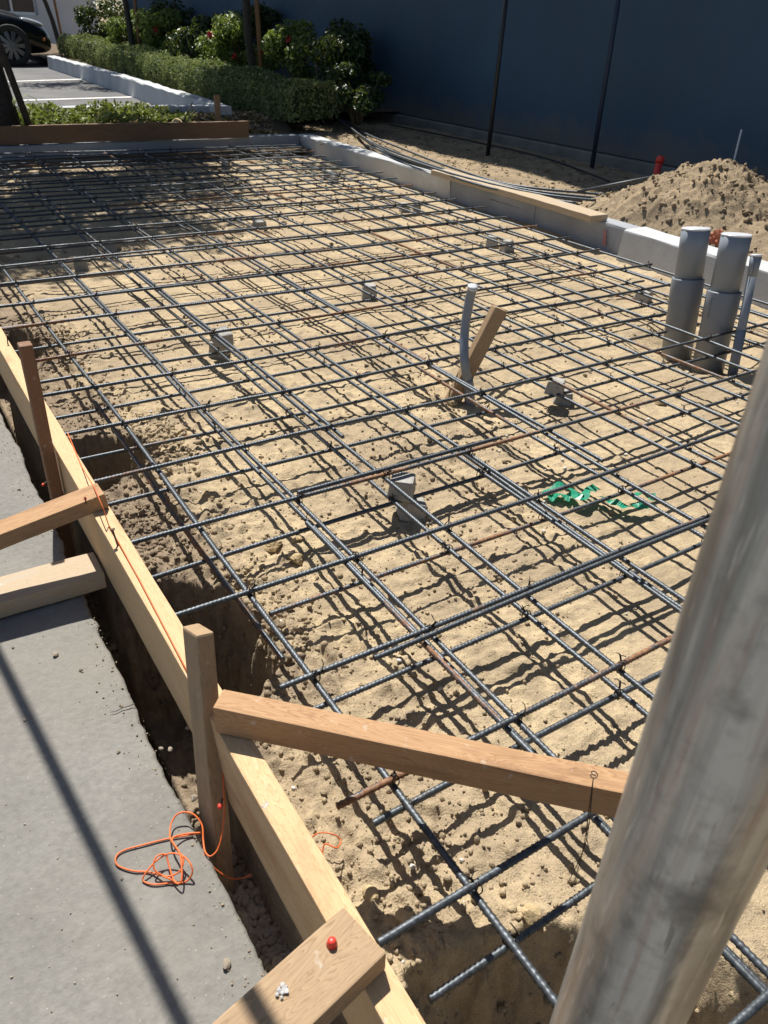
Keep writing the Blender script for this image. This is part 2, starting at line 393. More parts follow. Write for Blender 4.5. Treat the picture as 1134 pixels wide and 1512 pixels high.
M_GLASS = plain('dark_window_glass', (.05, .035, .04), .06, 0, .3, 1.5)
M_CARPAINT = plain('black_car_paint', (.008, .009, .011), .12, 0, .1, 3)
M_CARGLASS = plain('car_glass', (.02, .022, .025), .05, 0, .1, 3)
M_TYRE = plain('tyre_rubber', (.018, .018, .018), .8, 0, .2, 30)
M_RIM = plain('alloy_rim', (.16, .165, .17), .35, .8, .1, 10)
M_LAMP = plain('headlight_lens', (.42, .45, .48), .08, .3, .15, 20)
M_AMBER = plain('amber_lens', (.5, .18, .05), .2, 0, .1, 20)

# ------------------------------------------------------------------ the ground inside the forms
def seg_axis(parts):
    out = []
    for a, b, s in parts: out += list(np.arange(a, b, s))
    out.append(parts[-1][1]); return np.array(out)
def pit(x, y, x0, x1, y0, y1, depth, soft, seed):
    wx = fbm(x*8, y*8, 5, seed, .6)*.15; wy = fbm(x*8+5, y*8, 5, seed+1, .6)*.15
    yc, hy = (y0+y1)/2, (y1-y0)/2
    d = np.clip((x+wx*.6-x0)/(x1-x0), 0, 9)**2.3+np.abs((y+wy*.7-yc)/(hy*1.08))**2.3+fbm(x*30, y*30, 3, seed+2)*.35
    m = 1-sst(.72, 1.0+soft*9, d)
    return depth*m
BOOT = [(.70, 1.02, .6), (1.02, 1.35, 1.2), (.86, .55, .3), (1.35, 1.0, 2.2), (1.15, 1.75, .9)]
def hgt(x, y):
    x = np.asarray(x, float); y = np.asarray(y, float)
    h = fbm(x*1.6, y*1.6, 3, 1)*.03+fbm(x*7, y*7, 3, 2)*.012
    r = fbm(x*26, y*26, 4, 3, .6)
    rough = np.clip(sst(.25, .75, vn(x*2.3, y*2.3, 4))*.75+.12+.9*(1-sst(.45, .75, x)), 0, 1.3)
    h = h+r*.016*rough+(fbm(x*75, y*75, 2, 6)*.0042)*(.4+rough)+fbm(x*48, y*48, 3, 1, .65)*.020*(1-sst(.42, .68, x))
    lump = vn(x*38, y*38, 5); h = h+np.where(lump > .68, (lump-.68)*.035, 0)*rough
    h = h-.002
    h = h+fbm(x*2.5, y*70, 2, 3)*.006*sst(.5, .75, vn(x*1.7+3, y*1.7, 6))          # drag marks
    for (bx, by, an) in BOOT:                                                       # boot prints
        u = (x-bx)*math.cos(an)+(y-by)*math.sin(an); w = -(x-bx)*math.sin(an)+(y-by)*math.cos(an)
        m = 1-sst(.75, 1.0, np.hypot(u/.135, w/(.048-.012*np.sin(u*14))))
        h = h-m*(.004+.0022*np.sign(np.sin((u+np.abs(w)*.7)*2*np.pi/.018)))
    # loosely dug edge along the board
    h = h+np.exp(-((x-.52)/.09)**2)*.02*(vn(y*4, x*0, 6)-.35)
    h = h-pit(x, y, .16, .46, .99, 1.43, .40, .035, 2)
    h = h-pit(x, y, .16, .505, 1.89, 2.18, .38, .03, 3)
    h = h-pit(x, y, .16, .43, 2.80, 3.36, .26, .03, 4)
    h = h-pit(x, y, .30, .75, -.4, .33, .22, .05, 5)
    # trench outside the board
    t = sst(.150, .165, x)*(1-sst(.245, .262, x))
    deep = sst(.80, .90, y+fbm(x*20, y*6, 2, 6)*.08)
    h = h-t*(deep*.24+(1-deep)*(.055+.03*sst(.45, .9, y)))
    # hole round the grey pipes
    d = np.hypot((x-2.76), (y-1.86)*.9); h = h-.05*(1-sst(.12, .3, d))
    d = np.hypot(x-1.62, y-1.88); h = h-.025*(1-sst(.06, .2, d))
    return h
xs = seg_axis([(.12, .62, .0045), (.62, 1.3, .0065), (1.3, 2.2, .010), (2.2, 3.9, .016)])
ys = seg_axis([(-.5, .25, .012), (.25, 1.7, .0055), (1.7, 3.0, .009), (3.0, 5.0, .015), (5.0, 7.6, .022)])
X, Y = np.meshgrid(xs, ys, indexing='ij'); Z = hgt(X, Y)
nx, ny = X.shape
idx = np.arange(nx*ny).reshape(nx, ny)
F = np.stack([idx[:-1, :-1], idx[1:, :-1], idx[1:, 1:], idx[:-1, 1:]], -1).reshape(-1, 4)
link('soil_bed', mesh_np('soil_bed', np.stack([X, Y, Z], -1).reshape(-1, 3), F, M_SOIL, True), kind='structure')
def ground_z(x, y): return float(hgt(np.array([x]), np.array([y]))[0])

def grid_mesh(name, xs, ys, zf, mat, smooth=True):
    X, Y = np.meshgrid(np.asarray(xs, float), np.asarray(ys, float), indexing='ij'); Z = zf(X, Y)+X*0
    nx, ny = X.shape; idx = np.arange(nx*ny).reshape(nx, ny)
    F = np.stack([idx[:-1, :-1], idx[1:, :-1], idx[1:, 1:], idx[:-1, 1:]], -1).reshape(-1, 4)
    return mesh_np(name, np.stack([X, Y, Z], -1).reshape(-1, 3), F, mat, smooth)

# base terrain to the horizon (lies below everything else)
link('ground', grid_mesh('ground', np.linspace(-300, 300, 9), np.linspace(-300, 300, 9), lambda x, y: x*0-.62, M_DIRT), kind='structure')
# left concrete pavement: ragged edge, real thickness
SLAB_Z = .03
def slab_edge(y): return .183+.012*sst(1.0, 2.2, y)+fbm(np.asarray(y)*5, 0, 3, 1)*.016+fbm(np.asarray(y)*34, 3, 3, 2)*.009
yy = np.concatenate([np.linspace(-3, 0, 8)[:-1], np.arange(0, 2.9, .006), np.linspace(2.9, 8.6, 80)])
ee = slab_edge(yy); ti = np.concatenate([[-14, -6, -3, -1.5, -.8, -.4, -.25, -.12, -.05, -.018, -.006, 0]])
V = []; cols = []
for t in ti:
    V.append(np.stack([ee+t if t > -.3 else np.full_like(yy, .185+t), yy, np.full_like(yy, SLAB_Z)+(fbm(yy*6, t*6, 3, 3)*.004 if t > -2 else 0)-(.004 if t == 0 else 0)], -1))
for zz, dx in ((-.02, -.004), (-.06, -.012), (-.12, -.006), (-.4, -.012)):
    V.append(np.stack([ee+dx+fbm(yy*30, zz*30, 3, 4)*.014, yy, np.full_like(yy, SLAB_Z+zz)], -1))
V = np.concatenate(V); nr = len(ti)+4; idx = np.arange(nr*len(yy)).reshape(nr, len(yy))
F = np.stack([idx[:-1, :-1], idx[1:, :-1], idx[1:, 1:], idx[:-1, 1:]], -1).reshape(-1, 4)
link('pavement', mesh_np('pavement', V, F, M_SLAB, True), kind='structure')

pv = bpy.data.objects['pavement']
cr = [at(px, py, SLAB_Z+.0035) for px, py in ((162, 1052), (172, 1050), (181, 1045), (190, 1043), (199, 1039))]
Vc = []; 
for i, p in enumerate(cr): w = .0006+.0009*i/4; Vc += [p-Vector((0, w, 0)), p+Vector((0, w, 0))]
link('crack', mesh_list('crack', Vc, [(2*i, 2*i+2, 2*i+3, 2*i+1) for i in range(4)], plain('crack_dark', (.03, .028, .025), .9), False), pv)

# ground behind the right curb
def strip_h(x, y): return .110+.02*sst(3.9, 4.3, x)+fbm(x*1.3, y*1.3, 3, 2)*.05+fbm(x*11, y*11, 4, 3, .6)*.03
link('dirt_strip', grid_mesh('dirt_strip', np.arange(3.81, 5.75, .02), np.concatenate([np.arange(-1.5, 1.5, .06), np.arange(1.5, 9.3, .022)]), strip_h, M_DIRT), kind='structure')
# planting strip behind the far board
def bed_h(x, y): return .22-.10*sst(2.85, 3.1, x)*(1-sst(7.7, 8.1, y))+.03*sst(7.4, 8.4, y)+fbm(x*4, y*4, 3, 4)*.05+fbm(x*22, y*22, 3, 5)*.02
link('planting_strip', grid_mesh('planting_strip', np.arange(-1.2, 3.9, .03), np.arange(7.16, 8.42, .03), lambda x, y: np.where(y > 7.20+.0647*(x+1.2), bed_h(x, y), .05), M_BED), kind='structure')
PARK_Z = .13
pc = [at(318, 158, .33), at(197, 120, .33), at(133, 101, .33), at(68, 83, .33)]
def curb_x(y): return np.interp(y, [pc[0].y-2, pc[0].y, pc[1].y, pc[2].y, pc[3].y, 60], [pc[0].x, pc[0].x, pc[1].x, pc[2].x, pc[3].x, pc[3].x+2])
ysb = np.arange(8.36, 42, .25); us = np.linspace(0, 1, 14)
def skew_sheet(name, x0f, x1f, zf, mat):
    V = []
    for u in us:
        x = x0f(ysb)*(1-u)+x1f(ysb)*u; V.append(np.stack([x, ysb, zf(x, ysb)], -1))
    V = np.concatenate(V); n = len(ysb); idx = np.arange(len(us)*n).reshape(len(us), n)
    F = np.stack([idx[:-1, :-1], idx[1:, :-1], idx[1:, 1:], idx[:-1, 1:]], -1).reshape(-1, 4)
    return link(name, mesh_np(name, V, F, mat, True), kind='structure')
skew_sheet('planting_bed', lambda y: curb_x(y)+.10, lambda y: y*0+5.8, lambda x, y: .25+fbm(x*3, y*3, 3, 6)*.06, M_BED)
link('parking_lot', grid_mesh('parking_lot', np.linspace(-60, 5.2, 14), np.linspace(8.40, 60, 14), lambda x, y: x*0+PARK_Z, M_ASPHALT), kind='structure')

# painted stall lines
def sheet(name, pts, z, mat):
    bm = bmesh.new(); bm.faces.new([bm.verts.new((p[0], p[1], z)) for p in pts]); return from_bm(name, bm, mat)
for (a, b) in ((at(20, 149, PARK_Z), at(196, 143.5, PARK_Z)), (at(5, 121, PARK_Z), at(127, 117, PARK_Z))):
    d = (b-a).normalized(); n = Vector((-d.y, d.x, 0))*.055; a = a-d*3
    link('stall_line', sheet('stall_line', (a-n, b-n, b+n, a+n), PARK_Z+.004, M_PAINT), kind='structure')

# ------------------------------------------------------------------ curbs (each cast length is a thing)
def curb_profile(name, p0, p1, prof, mat, label, rag=.004, cat='curb'):
    """extrude profile [(offset right of p0->p1, z)] from p0 to p1 with small unevenness"""
    p0, p1 = Vector(p0), Vector(p1); d = (p1-p0); L = d.length; d.normalize(); n = Vector((d.y, -d.x, 0))
    k = max(3, int(L/.05)); V = []; F = []
    P = []
    for i in range(len(prof)):           # rounded corners
        a, b, c = Vector(prof[i-1]), Vector(prof[i]), Vector(prof[(i+1) % len(prof)])
        r = min(.012, (a-b).length*.3, (c-b).length*.3)
        P += [b+(a-b).normalized()*r, b+((a-b).normalized()+(c-b).normalized())*r*.28, b+(c-b).normalized()*r]
    m = len(P)
    for i in range(k+1):
        s = L*i/k
        for j, (o, z) in enumerate(P):
            q = p0+d*s+n*(o+rag*(vn(s*6, j*.7, 3)-.5)*2); V.append((q.x, q.y, z+rag*(vn(s*5+40, j*.7, 4)-.5)*2))
    for i in range(k):
        for j in range(m): F.append((i*m+j, i*m+(j+1) % m, (i+1)*m+(j+1) % m, (i+1)*m+j))
    F.append(tuple(range(m))); F.append(tuple(k*m+j for j in reversed(range(m))))
    o0 = Vector((p0.x, p0.y, 0))
    me = mesh_list(name, [Vector(v)-o0 for v in V], F, mat, False)
    bmx = bmesh.new(); bmx.from_mesh(me); bmesh.ops.recalc_face_normals(bmx, faces=bmx.faces); bmx.to_mesh(me); bmx.free()
    return link(name, me, None, o0, label, cat)
# profile offsets: + to the right of travel.  right-hand curbs are walked away from the camera, so + is away from the pad
curb_profile('concrete_curb', (3.70, 4.88, 0), (3.74, 7.05, 0), [(.05, -.2), (.00, .148), (.15, .152), (.17, -.2)], M_CURB, 'pale concrete curb with a bright top, between the plank-topped wall and the far corner')
curb_profile('concrete_curb', (3.742, 7.056, 0), (3.76, 7.46, 0), [(.05, -.2), (.00, .148), (.16, .152), (.18, -.2)], M_CURB, 'short corner block of pale curb where the right and far curbs meet')
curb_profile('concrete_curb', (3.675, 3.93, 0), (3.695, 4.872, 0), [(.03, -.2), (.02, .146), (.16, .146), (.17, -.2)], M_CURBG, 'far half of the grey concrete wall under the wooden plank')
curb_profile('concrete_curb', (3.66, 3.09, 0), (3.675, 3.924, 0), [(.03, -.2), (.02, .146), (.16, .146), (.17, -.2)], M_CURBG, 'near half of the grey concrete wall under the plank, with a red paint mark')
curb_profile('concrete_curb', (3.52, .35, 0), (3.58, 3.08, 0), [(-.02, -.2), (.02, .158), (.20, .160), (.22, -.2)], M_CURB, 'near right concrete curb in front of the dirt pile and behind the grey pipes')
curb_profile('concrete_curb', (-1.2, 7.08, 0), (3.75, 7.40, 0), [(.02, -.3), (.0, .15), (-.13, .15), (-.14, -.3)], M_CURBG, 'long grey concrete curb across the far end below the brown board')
curb_profile('concrete_curb', (-1.2, 8.30, 0), (3.30, 8.42, 0), [(.0, -.1), (.0, .315), (-.14, .315), (-.14, -.1)], M_CURB, 'pale low curb between the leafy planting strip and the parking lot')
for i, lab in enumerate(('pale parking curb in front of the near end of the clipped hedge', 'middle length of the pale parking curb along the hedge', 'far length of the pale parking curb beside the black car')):
    a, b = pc[i], pc[i+1]; d = (b-a).normalized()*.004
    curb_profile('concrete_curb', (a.x+d.x, a.y+d.y, 0), (b.x-d.x, b.y-d.y, 0), [(0, .0), (.02, .335), (.17, .34), (.18, 0)], M_CURB, lab, .008)
# red spray mark on the wall face
bm = bmesh.new(); mk = [(0, -.022, .0), (0, .008, .01), (0, .012, .06), (0, .018, .09), (0, -.006, .085), (0, -.012, .05)]
bm.faces.new([bm.verts.new(v) for v in mk]); me = from_bm('paint_mark', bm, plain('faded_red_spray', (.45, .20, .19), .8, 0, .2, 30))
o = link('paint_mark', me, [c for c in bpy.data.objects if 'red paint mark' in c.get('label', '')][0], (.012, .19, .02)); 

# plank lying on the curb
beam('curb_plank', at(872, 318.5, .187)+Vector((.075, 0, -.037)), at(636, 250, .187)+Vector((.075, 0, -.037)), .14, .036, M_GREYWOOD, 'long weathered plank lying flat along the top of the right concrete curb', 'plank', warp=.003)
# far form board and its stake
beam('form_board', at(-150, 217, .165)+Vector((0, .02, -.01)), at(368, 201, .165)+Vector((0, .02, -.01)), .038, .135, M_BROWNBOARD, 'long brown board standing on edge on the far curb under the leafy strip', 'board', warp=.003)
beam('wooden_stake', at(325, 184, .20)+Vector((0, .02, 0)), at(325, 184, .20)+Vector((0, .02, .25)), .045, .045, M_FIR, 'short brown square stake behind the right end of the far board', 'stake', up=(0, 1, 0))

# ------------------------------------------------------------------ rebar mats
BAR_R = .0053
def bar_mesh(name, L, seed, step=.0026):
    rs = random.Random(seed); n = int(L/step)+1; k = 8
    s = np.linspace(0, L, n)[:, None]; th = (np.arange(k)/k*2*np.pi)[None, :]
    ph = s/.0088*2*np.pi
    side = np.where(np.sin(th) > 0, 1, -1)
    rib = np.clip(np.cos(ph+side*np.cos(th)*1.9), 0, 1)**2*np.abs(np.sin(th))**.5
    lon = (np.abs(np.cos(th)) > .9)*1.0
    r = BAR_R-.0002+.0015*np.maximum(rib, lon*.6)
    w = rs.random()*6; a = .004 if L > 1 else .001
    oy = a*np.sin(s*1.7+w)+a*.5*np.sin(s*4.1+w*2); oz = .0022*np.sin(s*2.3+w*3)+.0009*np.sin(s*6+w)
    V = np.stack([s+0*th, oy+r*np.cos(th), oz+r*np.sin(th)], -1).reshape(-1, 3)
    idx = np.arange(n*k).reshape(n, k); nx_ = np.roll(idx, -1, 1)
    F = np.stack([idx[:-1], nx_[:-1], nx_[1:], idx[1:]], -1).reshape(-1, 4)
    c0 = len(V); V = np.concatenate([V, [[0, float(oy[0, 0]), float(oz[0, 0])], [L, float(oy[-1, 0]), float(oz[-1, 0])]]])
    V = np.concatenate([V, ])
    caps = [(c0, idx[0, (j+1) % k], idx[0, j]) for j in range(k)]+[(c0+1, idx[-1, j], idx[-1, (j+1) % k]) for j in range(k)]
    me = bpy.data.meshes.new(name)
    me = mesh_np(name, V, F, M_REBAR, True)
    bm = bmesh.new(); bm.from_mesh(me); bm.verts.ensure_lookup_table()
    for c in caps: bm.faces.new([bm.verts[i] for i in c]).smooth = False
    bm.to_mesh(me); bm.free(); return me
A_END = 6.97
LONG = [bar_mesh('long_bar', 7.25, s) for s in (1, 2, 3)]
CROSS = [bar_mesh('cross_bar', 3.0, s) for s in (4, 5, 6, 7)]
_odd = {}
def bar(root, p0, p1, z, fam=None, rust=None):
    """one bar of a mat lying from p0 to p1 at height z"""
    p0 = Vector((*p0, z)); p1 = Vector((*p1, z)); L = (p1-p0).length
    if fam == 'A': me, l0 = random.choice(LONG), 7.25
    elif fam == 'B': me, l0 = random.choice(CROSS), 3.0
    else:
        key = round(L, 1)
        if key not in _odd: _odd[key] = bar_mesh('short_bar', L, int(key*10)+11)
        me, l0 = _odd[key], _odd[key].get('l', L); 
    o = link('bar', me, root); M = frame(p0, p1)
    k = (random.random()**2.3)*.9 if rust is None else rust; o.color = (k, k, k, 1)
    roll = random.random()*6.28; o.matrix_local = M @ Matrix.Rotation(roll, 4, 'X') @ Matrix.Diagonal((L/l0, 1, 1, 1))
    return o
UA = [.447, .690, .936, 1.205, 1.480, 1.770, 2.045, 2.32, 2.575, 2.845, 3.06, 3.24]
UB = [.14, .415, .617, .866, 1.140, 1.405, 1.697, 1.975, 2.270, 2.565, 2.896]
y = 2.896
while y < 6.6: y += .287+random.uniform(-.02, .02); UB.append(y)
UB.append(A_END)
def right_end(y): return float(np.interp(y, [0, 2.85, 3.4, 4.0, 4.7, 5.3, 5.9, 6.4, 6.9], [3.28, 3.24, 3.30, 3.34, 3.34, 3.42, 3.40, 3.42, 3.50]))
ZUA, ZUB, ZLA, ZLB = .1120, .1255, .0590, .0460

def tie_mesh(seed):
    rs = random.Random(seed); w = .0016; R0 = .0105; parts = []
    for a in (R(45), R(-45)):                         # wire passing diagonally over and under the crossing
        P = []
        for i in range(15):
            t = 2*math.pi*i/15; P.append(Vector((R0*.95*math.cos(t)*math.cos(a), R0*.95*math.cos(t)*math.sin(a), R0*1.45*math.sin(t)-.007)))
        parts.append(tube_np(P, w*.8, 4, True))
    e = Vector((rs.uniform(-.01, .01), rs.uniform(-.012, .012), .008))
    for q in (1, -1):
        P = [e*.5, e+Vector((0, .0, .006)), e+Vector((q*.006, rs.uniform(-.012, .012), rs.uniform(.006, .018)))]
        if rs.random() < .5: P.append(P[-1]+Vector((q*.008, rs.uniform(-.008, .008), rs.uniform(-.004, .008))))
        parts.append(tube_np(spline(P, 3), w*.7, 4))
    P = [e*.4, e*1.2+Vector((.001, 0, .002)), e*1.5]; parts.append(tube_np(P, w*1.5, 5))
    V, F = join_np(parts); return mesh_list('tie_wire', V, F, M_WIRE)
TIES = [tie_mesh(s) for s in range(5)]
def mat_of_bars(label, A, B, za, zb, ztop, jx, skip, cuts, rust={}):
    root = thing('rebar_mat', label, 'rebar mat'); root['kind'] = 'thing'; del root['kind']
    ap = []; bp = []
    for i, x in enumerate(A):
        y0 = -.28 if i else -.2
        x0, x1 = x+jx(), x+jx()
        y1 = A_END+random.uniform(-.03, .05)
        bar(root, (x0, y0), (x1, y1), za, 'A', rust.get(round(x, 3))); ap.append((x0, x1))
    for j, y in enumerate(B):
        a, b = cuts(y); y0, y1 = y+jx()*1.3, y+jx()*1.3
        if abs(b-2.6) < .05 or b-a < 2: bar(root, (a, y0), (b, y0+(y1-y0)*(b-a)/3), zb, None, rust.get(round(y, 3)))
        else: bar(root, (a, y0), (b, y1), zb, 'B', rust.get(round(y, 3)))
        bp.append((y0, y1, a, b))
    for (x0, x1) in ap:
        for (y0, y1, a, b) in bp:
            ym = y0; 
            for _ in range(2):
                xm = x0+(x1-x0)*(ym+.28)/7.25; ym = y0+(y1-y0)*(xm-a)/max(.5, b-a)
            if xm > b or xm < a or random.random() < skip: continue
            o = link('tie_wire', random.choice(TIES), root, (xm, ym, ztop+.001)); o.rotation_euler = (0, 0, random.choice((0, 1.57, 3.14, 4.71))+random.uniform(-.3, .3))
            s = random.uniform(.72, .95); o.scale = (s, s, s)
    return root
def cut_up(y):
    a = .284
    if abs(y-.415) < .01: a = .30
    if abs(y-.866) < .01: a = .385
    if abs(y-.617) < .01: a = .355
    if abs(y-1.975) < .02: return a, 2.66
    return a, right_end(y)+random.uniform(-.02, .02)
upper = mat_of_bars('upper layer of the tied dark steel rebar grid spread over the sandy soil', UA, UB, ZUA, ZUB, ZUB, lambda: random.uniform(-.006, .006), .06, cut_up, {.447: 0, .690: .25, .936: .3, 1.205: .15, 1.48: .2, .14: .3, .415: .15, .617: .95, .866: .25, 1.14: .2, 1.405: .55, 1.697: .2})
LAX = [x+d for x, d in zip(UA, (.022, .028, .012, .03, .034, .035, .03, .02, .03, .03, .03, .02))]
LBY = [.362, .600, .860]+[y-.006+random.uniform(-.012, .012) for y in UB[4:]]; LBY[3] = 1.136
def cut_lo(y):
    a = .284
    if y < .4: a = .345
    elif y < .6: a = .36
    elif y < .9: a = .415
    elif y < 1.14: a = .49
    return a, (2.66 if abs(y-1.95) < .03 else right_end(y)-.03)
lower = mat_of_bars('lower layer of the rebar grid lying just below the upper bars', LAX, LBY, ZLA, ZLB, ZLA, lambda: random.uniform(-.010, .010), .12, cut_lo, {.469: .75, .718: .1, .948: .1, 0.362: .1, .6: .1, .86: .05, 1.136: .95})
# lapped second bars
bar(upper, (.56, .848), (3.2, .852), ZUB+.001, None, .1)
bar(upper, (.70, 1.420), (1.32, 1.422), ZUB+.001, None)
bar(upper, (.675, -.2), (.668, 1.31), ZUA, None, .55)
bar(upper, (.955, 1.65), (.952, 3.6), ZUA, None)
bar(upper, (1.50, 1.2), (1.497, 3.9), ZUA, None)
bar(lower, (.452, .99), (.447, 2.3), ZLA, None, .8)
bar(lower, (1.255, .2), (1.255, 1.5), ZLA, None)

# ------------------------------------------------------------------ near form board, stakes, braces
BX = .2565
def tstick(name, p0, p1, w, h, mat, label, cat, **k): return beam(name, p0, p1, w, h, mat, label, cat, **k)
fb = tstick('form_board', (BX, -.45, .062), (BX+.003, 3.9, .062), .038, .138, M_PINE, 'long new pale pine form board edging the pad beside the grey pavement', 'board', warp=.0012)
st1 = tstick('wooden_stake', (.218, 1.765, -.22), (.216, 1.72, .47), .028, .028, M_STAKE, 'dark brown stake against the pine board, tallest and farthest left', 'stake', up=(0, 1, 0), bev=.004)
f2, t2 = at(323, 1262, -.03), at(293, 918, .315); f2 = f2-(t2-f2)*.25
st2 = tstick('wooden_stake', f2-Vector((0, .03, 0)), t2-Vector((0, .03, 0)), .027, .062, M_OLDWOOD, 'brown wooden stake by the pine board where the long brace meets it', 'stake', up=(0, 1, 0), bev=.004)
q0, q1 = at(322, 1082, .201), at(905, 1207, .201); dq = (q1-q0).normalized(); nq = Vector((-dq.y, dq.x, 0))*.019
br2 = tstick('timber_brace', q0+nq-dq*.004, q1+nq+dq*.06, .038, .051, M_FIR, 'reddish timber on edge running from the near stake to the steel pole', 'timber')
a1, b1 = at(154, 730, .219)-Vector((0, 0, .017)), at(0, 790, .187)-Vector((0, 0, .017)); b1 = b1+(b1-a1)*2.0
br1 = tstick('timber_brace', a1, b1, .054, .034, M_FIR, 'flat reddish timber nailed over the pine board from the left edge', 'timber', warp=.0015)
kick = tstick('timber_kicker', (.233, 1.447, .033), (-.6, 1.455, .033), .092, .038, M_GREYWOOD, 'cement stained timber lying on the pavement below the reddish one', 'timber', warp=.002)
br3 = tstick('timber_brace', (.262, .392, .202), (-.5, .235, .190), .070, .034, M_OLDWOOD, 'flat worn timber over the pine board at the bottom, with a red cap nail', 'timber', warp=.0015)
kick3 = tstick('timber_kicker', (.232, .315, .034), (-.4, .17, .034), .088, .036, M_PINE, 'pale timber on the pavement under the worn timber at the bottom', 'timber')

def nail(name, p, tilt, L, headr, mat, label, cat, hmat=None):
    t = thing(name, label, cat, p)
    d = Vector((tilt[0], tilt[1], 1)).normalized()
    tube('shank', [Vector((0, 0, -.01)), d*L], .0018, mat, t, 6)
    tube('head', [d*(L-.001), d*(L+.0015)], headr, hmat or mat, t, 10)
    return t
nail('bent_nail', at(11, 507, .2), (.1, -.25), .028, .004, M_RUSTWIRE, 'thin nail sticking out of the far end of the pine board', 'nail')
nail('bent_nail', at(175, 806, .2), (-.12, .3), .035, .005, M_RUSTWIRE, 'rusty bent nail standing in the pine board beside the orange line', 'nail')
def cap(p, axis, label, k=1.0):
    a = Vector(axis).normalized(); t = thing('cap_nail', label, 'nail', p)
    tube('shank', [-a*.012, a*.005], .0016, M_RUSTWIRE, t, 6)
    tube('cap', [a*.0, a*.003*k, a*.007*k, a*.0085*k], [.0062*k, .0052*k, .0048*k, .0036*k], M_RED, t, 12)
cap(at(490, 1394, .237), (0, 0, 1), 'red plastic cap nail on the worn timber at the bottom')
cap((f2+(t2-f2)*.5)+Vector((-.012, -.066, .0)), (-.6, -.8, 0), 'red cap nail in the near stake level with the board', .7)
cap(at(126, 737, .240), (0, 0, 1), 'red nail head on the reddish timber crossing the pine board', .5)
cap((.1935, 1.752, .12), (-.7, -.7, 0), 'red cap nail low on the far dark brown stake', .6)
def splat(p, r, label):
    rs = random.Random(int(p[0]*999)); parts = []
    for i in range(9):
        a = i*2.4; q = Vector((math.cos(a), math.sin(a), 0))*r*(.25 if i < 3 else .75)*rs.uniform(.6, 1.1)
        bm = stone_bm(i+int(p[1]*100), 1, .4, .5); s = r*rs.uniform(.25, .42)
        parts.append(([v.co*s+q for v in bm.verts], [tuple(v.index for v in f.verts) for f in bm.faces])); bm.free()
    V, F = join_np(parts); link('cement_splat', mesh_list('cement_splat', V, F, M_SPLAT, False), None, p, label, 'cement lump')
splat(at(416, 1463, .237), .009, 'star shaped lump of dried cement on the worn timber at the bottom')
splat(at(392, 1188, .2), .007, 'small lump of dried cement on the pine board top')

# orange mason line along the board, cord heap and second loop
ln = [at(100, 640, .2), at(121, 690, .201), at(140, 722, .239), at(152, 750, .240), at(160, 775, .202), at(205, 855, .2015), at(252, 945, .2015), at(287, 1013, .2015)]
tube('mason_line', [p+Vector((0, 0, .0012)) for p in ln], .0011, M_ORANGE, None, 5, 'taut orange string running along the top of the pine board', 'string')
zz = SLAB_Z+.003
def trace(pts): return [at(p[0], p[1], zz+(p[2] if len(p) > 2 else 0)) for p in pts]
c1 = trace([(326, 1118, .09), (330, 1160, .07), (331, 1205, .04), (324, 1248, .01), (312, 1264), (303, 1258), (300, 1240), (298, 1218, .008), (285, 1202, .016), (266, 1200, .016), (254, 1213, .01), (251, 1235, .01), (262, 1256, .016), (279, 1272, .02), (284, 1288, .012), (274, 1302), (250, 1304), (226, 1306), (211, 1300), (216, 1288, .006), (232, 1270, .012), (252, 1260, .018), (270, 1266, .018), (266, 1286, .010), (246, 1294, .004), (228, 1284, .012), (230, 1266, .02), (244, 1262, .016), (250, 1280, .008), (258, 1302, .004), (268, 1300, .012), (266, 1262, .02), (254, 1240, .014), (270, 1232, .006), (296, 1230, .002), (250, 1238), (210, 1248), (182, 1256), (171, 1266), (174, 1278), (196, 1286), (222, 1288), (246, 1296, .006), (262, 1304)])
heap = tube('orange_cord', spline(c1, 6), .0013, M_ORANGE, None, 6, 'tangled heap of bright orange cord lying on the pavement', 'cord')
c2 = [at(px, py, .02+h) for px, py, h in ((455, 1242, 0), (470, 1230, .012), (492, 1232, .01), (503, 1241, .0), (497, 1252, .01), (480, 1246, .012), (475, 1262, .002), (464, 1274, .0), (458, 1262, .008), (468, 1250, .014), (478, 1268, .004), (462, 1280, 0))]
tube('orange_cord', spline(c2, 6), .0012, M_ORANGE, None, 6, 'small loop of orange cord on the soil at the end of a rebar', 'cord')
c3 = [at(px, py, h) for px, py, h in ((300, 1262, .03), (320, 1285, .0), (345, 1298, -.02), (372, 1292, -.02))]
tube('orange_cord', spline(c3, 6), .0012, M_ORANGE, None, 6, 'short end of orange cord down in the gap beside the pine board', 'cord')

# wire hanging from the brace
wt = thing('tie_wire_loop', 'loose black tie wires twisted round the reddish timber near the pole', 'wire')
b0 = at(876, 1149, .293)
for i, (px, py) in enumerate(((838, 1305), (848, 1302), (870, 1255))):
    e = at(px, py, .06 if i < 2 else .12); m = (b0+e)/2+Vector((-.01*i, -.012, 0))
    tube('wire', spline([b0, m, e], 6), .0006, M_WIRE, wt, 5)
P = [b0+Vector((math.cos(t)*.004, math.sin(t)*.004, .001+.001*t)) for t in np.linspace(0, 9, 24)]
tube('twist', P, .0007, M_WIRE, wt, 5)

